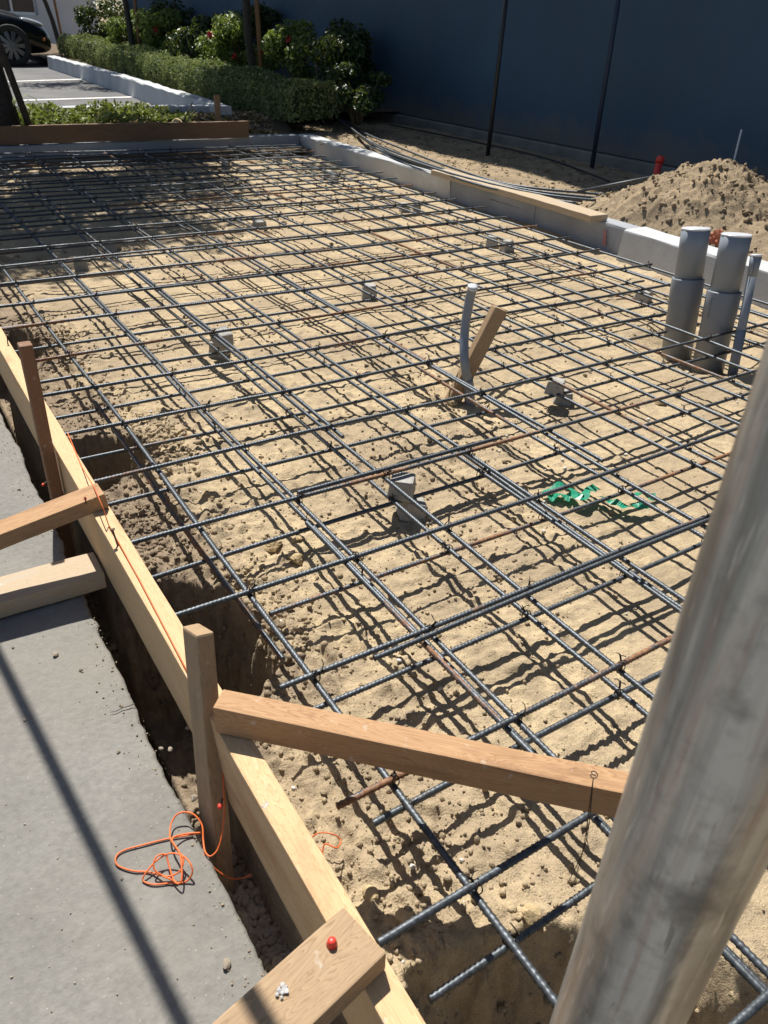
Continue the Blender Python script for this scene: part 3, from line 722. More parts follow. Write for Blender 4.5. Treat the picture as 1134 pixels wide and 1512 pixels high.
# ------------------------------------------------------------------ steel pole in the foreground
pole_root = thing('steel_pole', 'thick scuffed galvanised steel pole rising close to the camera on the right', 'pole', (.313, .132, -.25))
def cyl_bm(r, z0, z1, sides=64, rings=60, wob=0):
    bm = bmesh.new(); rows = []
    for i in range(rings+1):
        z = z0+(z1-z0)*i/rings; rows.append([bm.verts.new(((r+wob*math.sin(z*31+k))*math.cos(2*math.pi*k/sides), (r+wob*math.sin(z*27+k))*math.sin(2*math.pi*k/sides), z)) for k in range(sides)])
    for a, b in zip(rows, rows[1:]):
        for k in range(sides): bm.faces.new((a[k], a[(k+1) % sides], b[(k+1) % sides], b[k]))
    bm.faces.new(rows[-1]); bm.faces.new(rows[0][::-1]); return bm
me = from_bm('shaft', cyl_bm(.041, 0, 2.6, wob=.0002), M_GALV, True)
link('shaft', me, pole_root)
cb = bmesh.new(); bmesh.ops.create_uvsphere(cb, u_segments=32, v_segments=12, radius=.045)
for v in cb.verts: v.co.z = max(-.01, v.co.z*.6)+2.61
link('cap', from_bm('cap', cb, M_GALV, True), pole_root)
# its rail runs off to a second post left of the frame and throws the long shadow on the pavement
po = Vector(pole_root.location)
tube('rail', [Vector((.40, .12, 1.42))-po, Vector((.146, 2.735, 1.40))-po, Vector((.05, 3.04, 1.40))-po], .0105, M_GALV, pole_root, 20)
tube('post', [Vector((.05, 3.06, -.2))-po, Vector((.05, 3.06, 1.6))-po], .024, M_GALV, pole_root, 20)
tube('clamp', [Vector((.313, .132, 1.39))-po, Vector((.313, .132, 1.45))-po], .048, M_GALV, pole_root, 32)

# ------------------------------------------------------------------ pipes
def pvc(px0, py0, px1, py1, ztop, label):
    b = at(px0, py0, 0); t = at(px1, py1, ztop); root = thing('conduit_pipe', label, 'pipe', (b.x, b.y, 0))
    ax = (t-b); u = ax.normalized(); L = ax.length; o = Vector((0, 0, 0))
    def ring(name, segs, mat, sides=40):
        P = [u*s for s, r in segs]; r = [r for s, r in segs]; V, F = tube_np(P, r, sides)
        return link(name, mesh_list(name, V, F, mat, True), root)
    ring('coupling', [(-.12, .0615), (.16, .0615), (.165, .0635), (.262, .0635), (.265, .0625), (.265, .056)], M_PVC2)
    p = ring('pipe', [(.25, .0545), (L-.06, .0545), (L-.004, .0545)], M_PVC)
    c = ring('tape_cap', [(L-.006, .0552), (L-.001, .0553), (L+.002, .052), (L+.003, .02)], M_FILM)
    for q in c.data.polygons: q.use_smooth = False
    return root
pvc(1001, 507, 1028, 337, .452, 'left of the two capped grey plastic pipes standing through the bars')
pr = pvc(1048, 529, 1088, 346, .470, 'right of the two capped grey plastic pipes standing through the bars')
V = []; F = []; dirv = (at(1088, 346, .47)-at(1048, 529, 0)).normalized(); tw = Vector((-at(1048, 529, 0).x, -at(1048, 529, 0).y, 0)).normalized(); sd = Vector((tw.y, -tw.x, 0)); 
ang = -.62; nn = tw*math.cos(ang)-sd*math.sin(ang); tt = Vector((-nn.y, nn.x, 0))
for i in range(7):
    c_ = dirv*(.175+.0115*i)+nn*.0639; hw, hh = .0022, .0035
    V += [c_-tt*hw-dirv*hh, c_+tt*hw-dirv*hh, c_+tt*hw+dirv*hh, c_-tt*hw+dirv*hh]; F.append((4*i, 4*i+1, 4*i+2, 4*i+3))
link('print_mark', mesh_list('print_mark', V, F, plain('faded_ink', (.08, .09, .11), .6), False), pr)
b = at(1083, 545, 0); t = at(1117, 376, .42)
cn = thing('thin_conduit', 'thin grey conduit with torn tape at its top, right of the capped pipes', 'pipe', (b.x, b.y, 0)); u = (t-b)
tube('pipe', [-u*.15, u*.98], .0165, M_PVC, cn, 24); tube('coupling', [-u*.15, u*.36], .0185, M_PVC2, cn, 24)
tube('tape_wrap', [u*.82, u*.9, u*.985], [.0175, .019, .021], M_PVC, cn, 16); tube('tape_cap', [u*.985, u*1.0, u*1.004], [.0212, .021, .012], M_FILM, cn, 16)
bm = bmesh.new(); q = u*.9
pts = [q+Vector((-.018, -.006, .04)), q+Vector((-.02, -.012, -.01)), q+Vector((-.048, -.03, -.075)), q+Vector((-.03, -.012, -.02)), q+Vector((-.015, -.004, .0))]
vv = [bm.verts.new(p) for p in pts]; bm.faces.new(vv[:3]); bm.faces.new((vv[0], vv[2], vv[3])); bm.faces.new((vv[0], vv[3], vv[4]))
bmesh.ops.solidify(bm, geom=bm.faces[:], thickness=.001); link('tape_flap', from_bm('tape_flap', bm, M_PVC), cn)
# bent stub and its stake
sb = at(694, 586, 0); root = thing('bent_conduit', 'bent grey conduit stub rising beside a slanting wooden stake', 'pipe', (sb.x, sb.y, 0))
P = spline([at(694, 598, -.03)-Vector(root.location), at(692, 570, .04)-Vector(root.location), at(686, 535, .13)-Vector(root.location), at(686, 490, .22)-Vector(root.location), at(693, 445, .32)-Vector(root.location), at(698, 424, .37)-Vector(root.location)], 6)
tube('pipe', P, .0155, M_PVC, root, 20)
tube('coupling', P[:9], .0185, M_PVC2, root, 20)
e = P[-1]; u = (P[-1]-P[-3]).normalized(); tube('tape_cap', [e-u*.006, e+u*.003, e+u*.005], [.0165, .0172, .008], M_FILM, root, 16)
beam('wooden_stake', at(664, 592, -.03), at(734, 452, .30), .05, .034, M_OLDWOOD, 'split wooden stake leaning behind the bent grey conduit', 'stake', up=(-.2, -1, .2), bev=.004, warp=.002)

# ------------------------------------------------------------------ concrete spacer blocks
def block_mesh(seed):
    rs = random.Random(seed); bm = box_bm(-.036, .036, -.036, .036, 0, .058, .006, 2)
    for v in bm.verts:
        if v.co.z > .03: v.co.x *= .86; v.co.y *= .86
        v.co += Vector((rs.uniform(-1, 1), rs.uniform(-1, 1), rs.uniform(-1, 1)))*.0016
    return from_bm('spacer_block', bm, M_DOBIE)
BL = [block_mesh(s) for s in range(4)]
def block(px, py, z, label, tilt=0, s=1.0, zz=None):
    p = at(px, py, z); gz = ground_z(p.x, p.y) if zz is None else zz
    o = link('spacer_block', random.choice(BL), None, (p.x, p.y, gz-.006), label, 'concrete block', 'concrete spacer blocks under the rebar')
    o.rotation_euler = (random.uniform(-.05, .05)+tilt, random.uniform(-.05, .05), random.uniform(0, 1.5)); o.scale = (s*.98, s*.98, s*(1.2 if zz is None and not tilt else 1.0)); return o
block(603, 756, .0, 'rounded lower concrete block under the paired block in the middle of the mat', .35, .95)
block(592, 728, .055, 'upper concrete block of the pair in the middle of the mat, under a long bar', .1, .95, .056)
block(829, 592, 0, 'lower concrete block of the pair right of the slanting stake', .2, .85)
block(818, 578, .05, 'upper concrete block of the pair right of the slanting stake', .1, .85, .05)
block(324, 520, 0, 'lower concrete block of the left pair holding a rusty bar', .0, .9)
block(328, 506, .05, 'upper concrete block of the left pair holding a rusty bar', .25, .95, .052)
block(545, 440, 0, 'single concrete block left of the bent grey conduit', 0, 1.0)
block(948, 444, 0, 'concrete block just left of the capped grey pipes', .1, 1.05)
block(120, 394, 0, 'concrete block near the left edge in the sunlit soil', 0, .95)
block(167, 368, 0, 'concrete block just right of the leftmost one', .1, .95)
block(383, 338, 0, 'dark undercut concrete block at the edge of the tree shade', .1, 1.0)
block(726, 364, 0, 'left one of two concrete blocks below the plank-topped wall', 0, .95)
block(748, 372, 0, 'right one of two concrete blocks below the plank-topped wall', 0, .95)
block(597, 312, 0, 'concrete block below the near end of the pale curb, left of its neighbour', 0, .9)
block(615, 312, 0, 'small concrete block below the near end of the pale curb, right of its neighbour', 0, .8)
block(485, 262, 0, 'concrete block at the back, nearer one of two by the pale curb', 0, .9)
block(493, 270, 0, 'concrete block at the back beside the pale curb, half hidden by bars', 0, .9)
block(410, 238, 0, 'concrete block farthest back near the curb corner', 0, .9)
block(334, 248, 0, 'concrete block in the tree shade near the far end', 0, .9)

# ------------------------------------------------------------------ green tape
def ribbon(pts, w, label):
    P = spline(pts, 6); bm = bmesh.new(); prev = None; rs = random.Random(len(pts)); ph = rs.random()*6
    for i, p in enumerate(P):
        t = (P[min(i+1, len(P)-1)]-P[max(0, i-1)]).normalized(); s = Vector((-t.y, t.x, 0)).normalized()
        a = .4*math.sin(i*.55+ph); s = s*math.cos(a)+Vector((0, 0, 1))*math.sin(a)
        ww = w*(1+.25*math.sin(i*1.3)); c = p+Vector((0, 0, abs(math.sin(a))*w*.5+.004))
        cur = (bm.verts.new(c-s*ww/2), bm.verts.new(c+s*ww/2))
        if prev: bm.faces.new((prev[0], prev[1], cur[1], cur[0]))
        prev = cur
    bmesh.ops.solidify(bm, geom=bm.faces[:], thickness=.0006)
    link('green_tape', from_bm('green_tape', bm, M_GREEN), None, (0, 0, 0), label, 'tape')
ribbon([at(803, 732, .012), at(826, 722, .02), at(845, 728, .022), at(856, 738, .03), at(868, 728, .03), at(880, 722, .02)], .027, 'crumpled green plastic tape lying on the soil, left piece')
ribbon([at(808, 738, .01), at(824, 734, .012), at(842, 738, .01)], .03, 'flat light green scrap of tape under the left crumpled piece')
ribbon([at(884, 736, .014), at(905, 744, .02), at(926, 751, .02), at(944, 750, .02), at(960, 748, .02)], .023, 'twisted green plastic tape lying on the soil, right piece')
ribbon([at(930, 736, .01), at(945, 732, .012), at(966, 738, .01)], .024, 'short scrap of green tape just above the right piece')

# ------------------------------------------------------------------ loose dirt: clods, gravel
def clod_set(n_var, sub):
    out = []
    for s in range(n_var):
        bm = stone_bm(50+s, sub, 1.6, .8); out.append((np.array([v.co[:] for v in bm.verts]), np.array([[v.index for v in f.verts] for f in bm.faces]))); bm.free()
    return out
C1 = clod_set(8, 1); C2 = clod_set(5, 2)
def scatter(name, P, S, mat, sets, seed, sink=.25):
    r = np.random.default_rng(seed); Vs = []; Fs = []; off = 0
    which = r.integers(0, len(sets), len(P))
    for k, (V0, F0) in enumerate(sets):
        sel = np.where(which == k)[0]
        if not len(sel): continue
        m = len(sel); a = r.random(m)*2*np.pi; c, s = np.cos(a), np.sin(a)
        sc = S[sel][:, None]*(.7+.6*r.random((m, 3)))
        v = V0[None]*sc[:, None, :]
        x = v[..., 0]*c[:, None]-v[..., 1]*s[:, None]; y = v[..., 0]*s[:, None]+v[..., 1]*c[:, None]
        tl = (r.random(m)-.5)[:, None]*.8; z = v[..., 2]+x*tl
        W = np.stack([x, y, z], -1)+P[sel][:, None, :]; W[..., 2] += (S[sel]*(.55-sink))[:, None]
        Vs.append(W.reshape(-1, 3)); Fs.append((F0[None]+off+(np.arange(m)*len(V0))[:, None, None]).reshape(-1, 3)); off += m*len(V0)
    return link(name, mesh_np(name, np.concatenate(Vs), np.concatenate(Fs), mat, False), kind='stuff')
def on_soil(n, x0, x1, y0, y1, seed, dens=None):
    r = np.random.default_rng(seed); x = x0+(x1-x0)*r.random(n); y = y0+(y1-y0)*r.random(n)
    if dens is not None:
        k = r.random(n) < dens(x, y); x, y = x[k], y[k]
    return np.stack([x, y, hgt(x, y)], -1)
def sizes(n, lo, hi, seed, p=2.6):
    r = np.random.default_rng(seed); return lo+(hi-lo)*r.random(n)**p
patch = lambda x, y: np.clip((vn(x*3.1, y*3.1, 4)-.35)*1.6, .03, 1)
near = lambda x, y: np.clip((1-sst(.45, .8, x))*(.25+.75*vn(x*5, y*3, 7)), .02, 1)
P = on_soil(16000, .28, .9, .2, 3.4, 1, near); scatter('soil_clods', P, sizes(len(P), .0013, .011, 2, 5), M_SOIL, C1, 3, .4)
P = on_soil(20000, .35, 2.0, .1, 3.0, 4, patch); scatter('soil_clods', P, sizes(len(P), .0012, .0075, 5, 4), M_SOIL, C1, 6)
P = on_soil(6000, 1.0, 3.5, .6, 4.6, 7, patch); scatter('soil_clods', P, sizes(len(P), .002, .013, 8, 3.6), M_CLOD, C1, 9)
P = on_soil(2600, .3, 3.6, 4.0, 7.0, 10, patch); scatter('soil_clods', P, sizes(len(P), .004, .020, 11, 3), M_CLOD, C1, 12)
for yc, xr, w in ((1.20, .49, .11), (2.05, .56, .10), (3.05, .47, .14), (1.62, .36, .10)):
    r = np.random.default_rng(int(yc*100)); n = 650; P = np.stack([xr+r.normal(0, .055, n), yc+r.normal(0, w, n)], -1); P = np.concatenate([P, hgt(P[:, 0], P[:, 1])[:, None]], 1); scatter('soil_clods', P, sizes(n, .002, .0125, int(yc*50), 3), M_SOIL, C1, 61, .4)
P = on_soil(1500, .28, .75, .05, .62, 13, lambda x, y: np.clip((vn(x*14, y*14, 2)-.3)*2, .05, 1)*(1-sst(.42, .75, x))); scatter('gravel', P, sizes(len(P), .0022, .0095, 14, 2.6), M_CLOD, C1, 15, .15)
P = on_soil(4200, .172, .245, .1, 1.0, 16); scatter('gravel', P, sizes(len(P), .003, .0105, 17, 1.8), M_STONE, C2, 18, .1)
P = on_soil(700, .172, .245, .95, 3.0, 19); scatter('soil_clods', P, sizes(len(P), .004, .016, 20, 2), M_CLOD, C1, 21)
# pale chips and dry straw in the soil
P = on_soil(900, .3, 3.4, .1, 4.0, 22); scatter('stone_chips', P, sizes(len(P), .0015, .008, 23, 3), plain('pale_chip', (.62, .58, .52), .8, 0, .1, 60), C1, 24, .1)
# a few real rocks
ROCK = [from_bm('rock', stone_bm(200+s, 3, .5, .75), M_STONET) for s in range(4)]
def rock(p, s, label, mat=None, name='rock', cat='rock', group=None):
    o = link(name, random.choice(ROCK), None, p, label, cat, group); o.scale = (s*random.uniform(.9, 1.25), s, s*random.uniform(.8, 1)); o.rotation_euler = (random.uniform(-.4, .4), random.uniform(-.4, .4), random.random()*6); return o
for px, py, s, lab in ((32, 491, .030, 'tan rock beside the stake at the left edge of the soil'), (437, 828, .022, 'yellowish rock below the second long bar at the pit edge'), (404, 808, .022, 'pale broken clod beside the pit left of the paired block'),
                       (545, 1318, .014, 'small tan stone near the rusty bar end at the bottom'), (600, 1356, .016, 'rounded stone under the nearest cross bar'), (668, 588, .02, 'clod at the foot of the slanting stake'),
                       (975, 595, .018, 'yellow stone on the soil in front of the capped pipes'), (782, 1360, .018, 'tan stone beside the steel pole at the bottom'), (440, 800, .012, 'small clod above the yellowish rock')):
    p = at(px, py, 0); p.z = ground_z(p.x, p.y)+s*.35; rock(p, s, lab)
PEB = [from_bm('pebble', stone_bm(300+s, 2, .6, .7), M_STONE) for s in range(3)]
for px, py, s, lab in ((82, 968, .0075, 'dark pebble on the pavement just below the timber shadow, largest there'), (119, 990, .005, 'small pebble on the pavement right of the dark one below the timber shadow'), (278, 1076, .0065, 'pale pebble on the pavement near its edge level with the near stake'),
        (238, 1106, .0045, 'left one of two small pebbles lying side by side on the pavement'), (251, 1108, .0055, 'right one of two small pebbles lying side by side on the pavement'), (175, 1111, .0045, 'dark pebble on the pavement inside the long pole shadow'), (37, 1064, .004, 'pebble on the pavement at the left of the long pole shadow'),
        (287, 1180, .008, 'round pale pebble on the pavement just above the orange cord heap'), (19, 957, .004, 'dark pebble on the pavement at the left end of the timber shadow'), (334, 1426, .008, 'pale crumb of stone on the pavement edge by the worn timber at the bottom'), (28, 724, .005, 'pebble on the pavement above the reddish timber at the left edge'), (180, 1298, .003, 'tiny dark pebble on the pavement left of the orange cord heap')):
    p = at(px, py, SLAB_Z); p.z += s*.4
    o = link('pebble', random.choice(PEB), None, p, lab, 'pebble', 'pebbles scattered on the pavement'); o.scale = (s, s*.85, s*.8); o.rotation_euler = (0, 0, random.random()*6)
P = np.stack([.185-np.abs(rng.normal(0, .03, 700)), rng.uniform(.2, 2.6, 700), np.full(700, SLAB_Z)], -1); scatter('grit', P, sizes(700, .0006, .0026, 31, 3), M_CLOD, C1, 32, .1)
P = np.stack([rng.uniform(-.4, .18, 500), rng.uniform(.2, 2.0, 500), np.full(500, SLAB_Z)], -1); scatter('grit', P, sizes(500, .0006, .002, 33, 2), M_STONE, C1, 34, .1)

# ------------------------------------------------------------------ dirt pile
def pile_h(x, y):
    c = np.exp(-(np.abs((x-4.42)/.50)**2.0+np.abs((y-3.16)/.50)**2.0)*.72)
    s2 = np.exp(-(((x-4.28)/.32)**2+((y-2.55)/.42)**2))
    h = .085+.36*np.maximum(c, s2*.5)*sst(3.70, 4.0, x)
    k = np.clip(c*2, 0, 1)
    return h+fbm(x*4.5, y*4.5, 3, 2)*.14*c+fbm(x*12, y*12, 4, 5, .65)*.075*k+fbm(x*45, y*45, 3, 3, .6)*.035*k
pile = thing('dirt_pile', 'heap of freshly dug tan dirt and stones between the curb and the blue wall', 'dirt pile', (4.42, 2.95, .1))
me = grid_mesh('soil', np.arange(3.70, 5.3, .012), np.arange(1.3, 4.4, .012), pile_h, M_DIRT)
o = link('soil', me, pile); o.matrix_local = Matrix.Translation((-4.42, -2.95, -.1))
r = np.random.default_rng(55); n = 4500
x = 4.4+rng.normal(0, .42, n); y = 3.0+rng.normal(0, .5, n); k = (x > 3.74) & (x < 5.2) & (y > 1.3) & (y < 4.3); x, y = x[k], y[k]
P = np.stack([x, y, np.maximum(pile_h(x, y), strip_h(x, y))], -1)
o = scatter('clods', P, sizes(len(P), .0025, .022, 41, 9), M_DIRT, C1, 42); o.parent = pile; o.matrix_local = Matrix.Translation((-4.42, -2.95, -.1))
for px, py, s, lab in ((1002, 331, .042, 'large tan rock at the foot of the dirt pile behind the left capped pipe'), (1012, 320, .036, 'rock leaning on the one behind the left capped pipe'), (1083, 324, .045, 'dark rounded rock in the dirt pile above the right pipe'), (1014, 311, .05, 'flat tan rock halfway up the front of the dirt pile'),
                       (965, 310, .028, 'tan rock on the left slope of the dirt pile'), (990, 334, .04, 'round tan rock at the lower left of the dirt pile'), (1070, 242, .03, 'rock on the crest of the dirt pile')):
    q = at(px, py, .16)
    for _ in range(30):                                   # walk the sight line up the slope
        z = max(float(pile_h(np.array([q.x]), np.array([q.y]))[0]), .13); q = at(px, py, min(z, .6))
    rock(q, s, lab)
P = np.stack([rng.uniform(3.72, 5.0, 2200), rng.uniform(2.0, 8.5, 2200)], -1); P = np.concatenate([P, strip_h(P[:, 0], P[:, 1])[:, None]], 1)
scatter('soil_clods', P, sizes(2200, .003, .016, 43, 4), M_CLOD, C1, 44)
# rods lying behind the curb
RB = [([(488, 162), (530, 192), (600, 222), (680, 252), (760, 274), (900, 288)], 'black rod lying on the dirt strip, highest of the bundle at its far end'),
      ([(486, 166), (540, 205), (620, 238), (700, 262), (790, 282), (915, 295)], 'dark rod in the bundle behind the curb, second from the wall side'),
      ([(492, 168), (555, 215), (640, 248), (720, 270), (800, 287), (880, 296)], 'middle rod of the bundle lying behind the curb'),
      ([(500, 172), (560, 222), (650, 254), (740, 278), (860, 297)], 'rod of the bundle lying closest behind the curb plank'),
      ([(540, 214), (610, 240), (690, 268), (770, 288), (850, 300)], 'shortest rod of the bundle, next to the pale curb')]
for i, (pts, lab) in enumerate(RB):
    P = spline([at(px, py, .165+.012*(i % 3)) for px, py in pts], 8)
    tube('steel_rod', P, .0085, M_REBAR, None, 8, lab, 'rod', 'steel rods lying behind the curb').color = (.1, .1, .1, 1)
tube('steel_rod', [at(852, 283, .17), at(1000, 254, .34)], .009, M_REBAR, None, 8, 'lone steel rod slanting up on to the left side of the dirt pile', 'rod', 'steel rods lying behind the curb').color = (.1, .1, .1, 1)
tube('steel_rod', spline([at(575, 184, .15), at(680, 205, .15), at(800, 232, .15), at(900, 268, .16)], 6), .007, M_POST, None, 8, 'thin black hose lying in the shade along the foot of the blue wall', 'hose')
# red marker and thin stake by the wall
q = at(968, 262, .22); rt = thing('red_marker', 'red plastic marker sticking up at the left side of the dirt pile', 'marker', q)
tube('post', [Vector((0, 0, -.15)), Vector((.005, 0, .10))], [.022, .026], M_RED, rt, 12); tube('head', [Vector((.005, 0, .10)), Vector((.012, 0, .125)), Vector((.014, 0, .145))], [.030, .032, .018], M_RED, rt, 12)
q = at_x(1084, 240, 4.95); tube('thin_stake', [q-Vector((0, 0, .3)), at_x(1095, 191, 4.95)], .006, M_WHITE, None, 6, 'thin white stake standing behind the dirt pile against the wall', 'stake')
# crumpled orange plastic behind the pipes
bm = stone_bm(77, 3, 1.2, .9)
for v in bm.verts: v.co *= 1+.5*(math.sin(v.co.x*9)*math.sin(v.co.y*8+1)*math.sin(v.co.z*7))
q = at(1058, 352, .17); o = link('plastic_scrap', from_bm('plastic_scrap', bm, M_BRICKRED), None, q, 'crumpled orange plastic scrap between the two capped pipes', 'plastic scrap'); o.scale = (.035, .05, .05)

# ------------------------------------------------------------------ wall with panels, posts
WX = 5.55
wall = thing('building_wall', 'tall dark navy wall of a building along the right side in shade', 'building wall', (WX, 5, 0))
yb = [-9, -3, 3, at_x(340, 50, WX).y, 16.6, at_x(186, 20, WX).y]
WE = yb[-1]-5
for a, b in zip(yb, yb[1:]):
    bm = box_bm(0, .25, a+.006-5, b-.006-5, .22, 7.2, .006, 1); link('panel', from_bm('panel', bm, M_WALL), wall)
link('backing', from_bm('backing', box_bm(.02, .22, -11, WE, .2, 7.15, 0), M_POST2), wall)
link('footing', from_bm('footing', box_bm(-.06, .24, -11, WE, -.3, .215, .01, 1), M_WALLBASE), wall)
def vpost(px, py, px2, py2, r, mat, label, zg=.14):
    f = at(px, py, zg); t = at_x(px2, py2, f.x); d = (t-f)
    tube('wall_post', [f-Vector((0, 0, .1)), f+d*1.4], r, mat, None, 12, label, 'post', origin=f)
vpost(720, 229, 747, 0, .019, M_POST, 'slim dark post standing in front of the navy wall behind the rods')
vpost(874, 248, 913, 0, .019, M_POST2, 'slim blue painted post against the navy wall left of the dirt pile')
# pale building with windows far away at the top left
fac = thing('pale_building', 'pale building with white framed windows far behind the car', 'building', (3.6, 33, 0))
link('wall', from_bm('wall', box_bm(-22, 5.2, 0, 3, 0, .9, 0), M_FACADE), fac)
link('wall', from_bm('wall', box_bm(-22, 5.2, 0, 3, 3.4, 6.5, 0), M_FACADE), fac)
link('wall', from_bm('wall', box_bm(3.2, 5.2, .005, 3, .9, 3.4, 0), M_FACADE), fac)
for i in range(7):
    x0 = 3.2-(i+1)*2.4
    w = link('window', from_bm('window', box_bm(x0+.06, x0+2.34, .25, .30, .9, 3.4, 0), M_GLASS), fac)
    for (a, b, c, d) in ((x0, x0+.08, .9, 3.4), (x0+.78, x0+.84, .98, 3.4), (x0+1.56, x0+1.62, .98, 3.4), (x0+.08, x0+2.32, .9, .98)):
        link('frame', from_bm('frame', box_bm(a, b, .10, .249, c, d, 0), M_FRAME), w)

# ------------------------------------------------------------------ black car (only its nose is in the frame)
wc = at_y(17, 68, at(17, 98, PARK_Z).y); CY = at(17, 98, PARK_Z).y; nose = at_y(72, 60, CY+.5).x
car = thing('parked_car', 'black car parked nose-in to the curb at the far left with a multi-spoke wheel', 'car', (nose, CY+.9, PARK_Z))
prof = [(0, .42, .30), (-.03, .60, .24), (-.12, .72, .20), (-.45, .86, .18), (-.9, .96, .17), (-1.30, 1.02, .17), (-1.75, 1.28, .17), (-2.2, 1.42, .17), (-2.9, 1.44, .17), (-3.6, 1.30, .18), (-4.2, 1.08, .2), (-4.6, .95, .24), (-4.7, .6, .34)]
V = []; F = []; K = 14
for (x, top, bot) in prof:
    hw = .92 if -4.5 < x < -.3 else (.80 if x < -.1 or x < -4.5 else .66)
    for k in range(K):
        t = 2*math.pi*k/K; c, s = math.cos(t), math.sin(t)
        yy_ = math.copysign(abs(c)**.45, c)*hw; zz_ = (top+bot)/2+math.copysign(abs(s)**.55, s)*(top-bot)/2
        if zz_ > .85: yy_ *= 1-.35*(zz_-.85)
        V.append((x, yy_, zz_))
for i in range(len(prof)-1):
    for k in range(K): F.append((i*K+k, i*K+(k+1) % K, (i+1)*K+(k+1) % K, (i+1)*K+k))
F.append(tuple(range(K))[::-1]); F.append(tuple((len(prof)-1)*K+k for k in range(K)))
me = mesh_list('body', V, F, M_CARPAINT); body = link('body', me, car); sm = body.modifiers.new('sub', 'SUBSURF'); sm.levels = 2; sm.render_levels = 2
def wheel(x, y, side):
    w = link('wheel', None, car, (x, y, .345)); w.empty_display_size = .1
    P = []; V = []; F = []
    pr = [(.345, -.10), (.345, .10), (.325, .12), (.245, .11), (.235, .08), (.235, -.10)]
    n = 40
    for i in range(n):
        t = 2*math.pi*i/n
        for (r, o) in pr: V.append((r*math.cos(t), o*side, r*math.sin(t)))
    m = len(pr)
    for i in range(n):
        for j in range(m-1): F.append((i*m+j, i*m+j+1, ((i+1) % n)*m+j+1, ((i+1) % n)*m+j))
    link('tyre', mesh_list('tyre', V, F, M_TYRE), w)
    parts = []
    for k in range(10):
        t = 2*math.pi*k/10; u = Vector((math.cos(t), 0, math.sin(t))); v = Vector((-math.sin(t), 0, math.cos(t)))
        a, b = u*.04, u*.245; o = Vector((0, .085*side, 0)); q = Vector((0, .03*side, 0))
        vs2 = [a-v*.02+o+q, a+v*.02+o+q, b+v*.042+o, b-v*.042+o, a-v*.02+o-q, a+v*.02+o-q, b+v*.042+o-q, b-v*.042+o-q]
        parts.append((vs2, [(0, 1, 2, 3), (7, 6, 5, 4), (0, 4, 5, 1), (1, 5, 6, 2), (2, 6, 7, 3), (3, 7, 4, 0)]))
    parts.append(tube_np([Vector((0, .07*side, 0)), Vector((0, .12*side, 0))], .06, 16))
    V, F = join_np(parts); link('rim', mesh_list('rim', V, F, M_RIM, False), w)
    link('arch', mesh_list('arch', *tube_np([Vector((0, -.1*side, 0)), Vector((0, .075*side, 0))], .236, 24), M_TYRE, True), w)
xw = wc.x-nose
for x in (xw, xw-2.85):
    wheel(x, -.86, -1); wheel(x, .86, 1)
for s in (-1, 1):
    hb = bmesh.new(); bmesh.ops.create_uvsphere(hb, u_segments=16, v_segments=10, radius=1)
    for v in hb.verts: v.co = Vector((v.co.x*.24-.33, s*(.66+v.co.y*.13)-s*.0-(v.co.x*.10)*s, .735+v.co.z*.055-v.co.x*.05))
    link('headlight', from_bm('headlight', hb, M_LAMP, True), car)
    fb_ = bmesh.new(); bmesh.ops.create_uvsphere(fb_, u_segments=12, v_segments=8, radius=1)
    for v in fb_.verts: v.co = Vector((v.co.x*.03-.17, s*(.80+v.co.y*.03), .46+v.co.z*.03))
    link('fog_lamp', from_bm('fog_lamp', fb_, M_AMBER, True), car)
gb = bmesh.new(); pts = [(-1.33, 1.035, .62), (-1.33, 1.035, -.62), (-2.0, 1.385, -.55), (-2.0, 1.385, .55)]
gb.faces.new([gb.verts.new((x, y, z+.012)) for x, z, y in pts]); bmesh.ops.solidify(gb, geom=gb.faces[:], thickness=.01); link('windscreen', from_bm('windscreen', gb, M_CARGLASS), car)

# ------------------------------------------------------------------ plants
def leaf_cloud(P, Nrm, L, Wd, seed, fold=.25):
    """one folded diamond leaf per point: 4 verts, 2 triangles"""
    r = np.random.default_rng(seed); n = len(P)
    Nrm = Nrm/np.linalg.norm(Nrm, axis=1, keepdims=True)
    t = r.normal(size=(n, 3)); t -= (t*Nrm).sum(1, keepdims=True)*Nrm; t /= np.linalg.norm(t, axis=1, keepdims=True)
    b = np.cross(Nrm, t); l = (L*(.6+.8*r.random(n)))[:, None]; w = l*Wd/L
    V = np.stack([P-t*l*.5, P+b*w*.5+Nrm*w*fold, P+t*l*.5-Nrm*l*.12, P-b*w*.5+Nrm*w*fold], 1).reshape(-1, 3)
    i = np.arange(n)[:, None]*4
    F = np.concatenate([i+np.array([[0, 1, 2]]), i+np.array([[0, 2, 3]])], 0)
    return V, F
def clump_points(n, clumps, seed, shell=.35):
    r = np.random.default_rng(seed); k = r.integers(0, len(clumps), n); C = np.array([c[:3] for c in clumps]); S = np.array([c[3:] for c in clumps])
    d = r.normal(size=(n, 3)); d /= np.linalg.norm(d, axis=1, keepdims=True)
    q = (1-shell*r.random(n)**1.5)[:, None]
    P = C[k]+d*q*S[k]; Nn = d*.8+r.normal(size=(n, 3))*.55+np.array([0, 0, .35]); return P, Nn
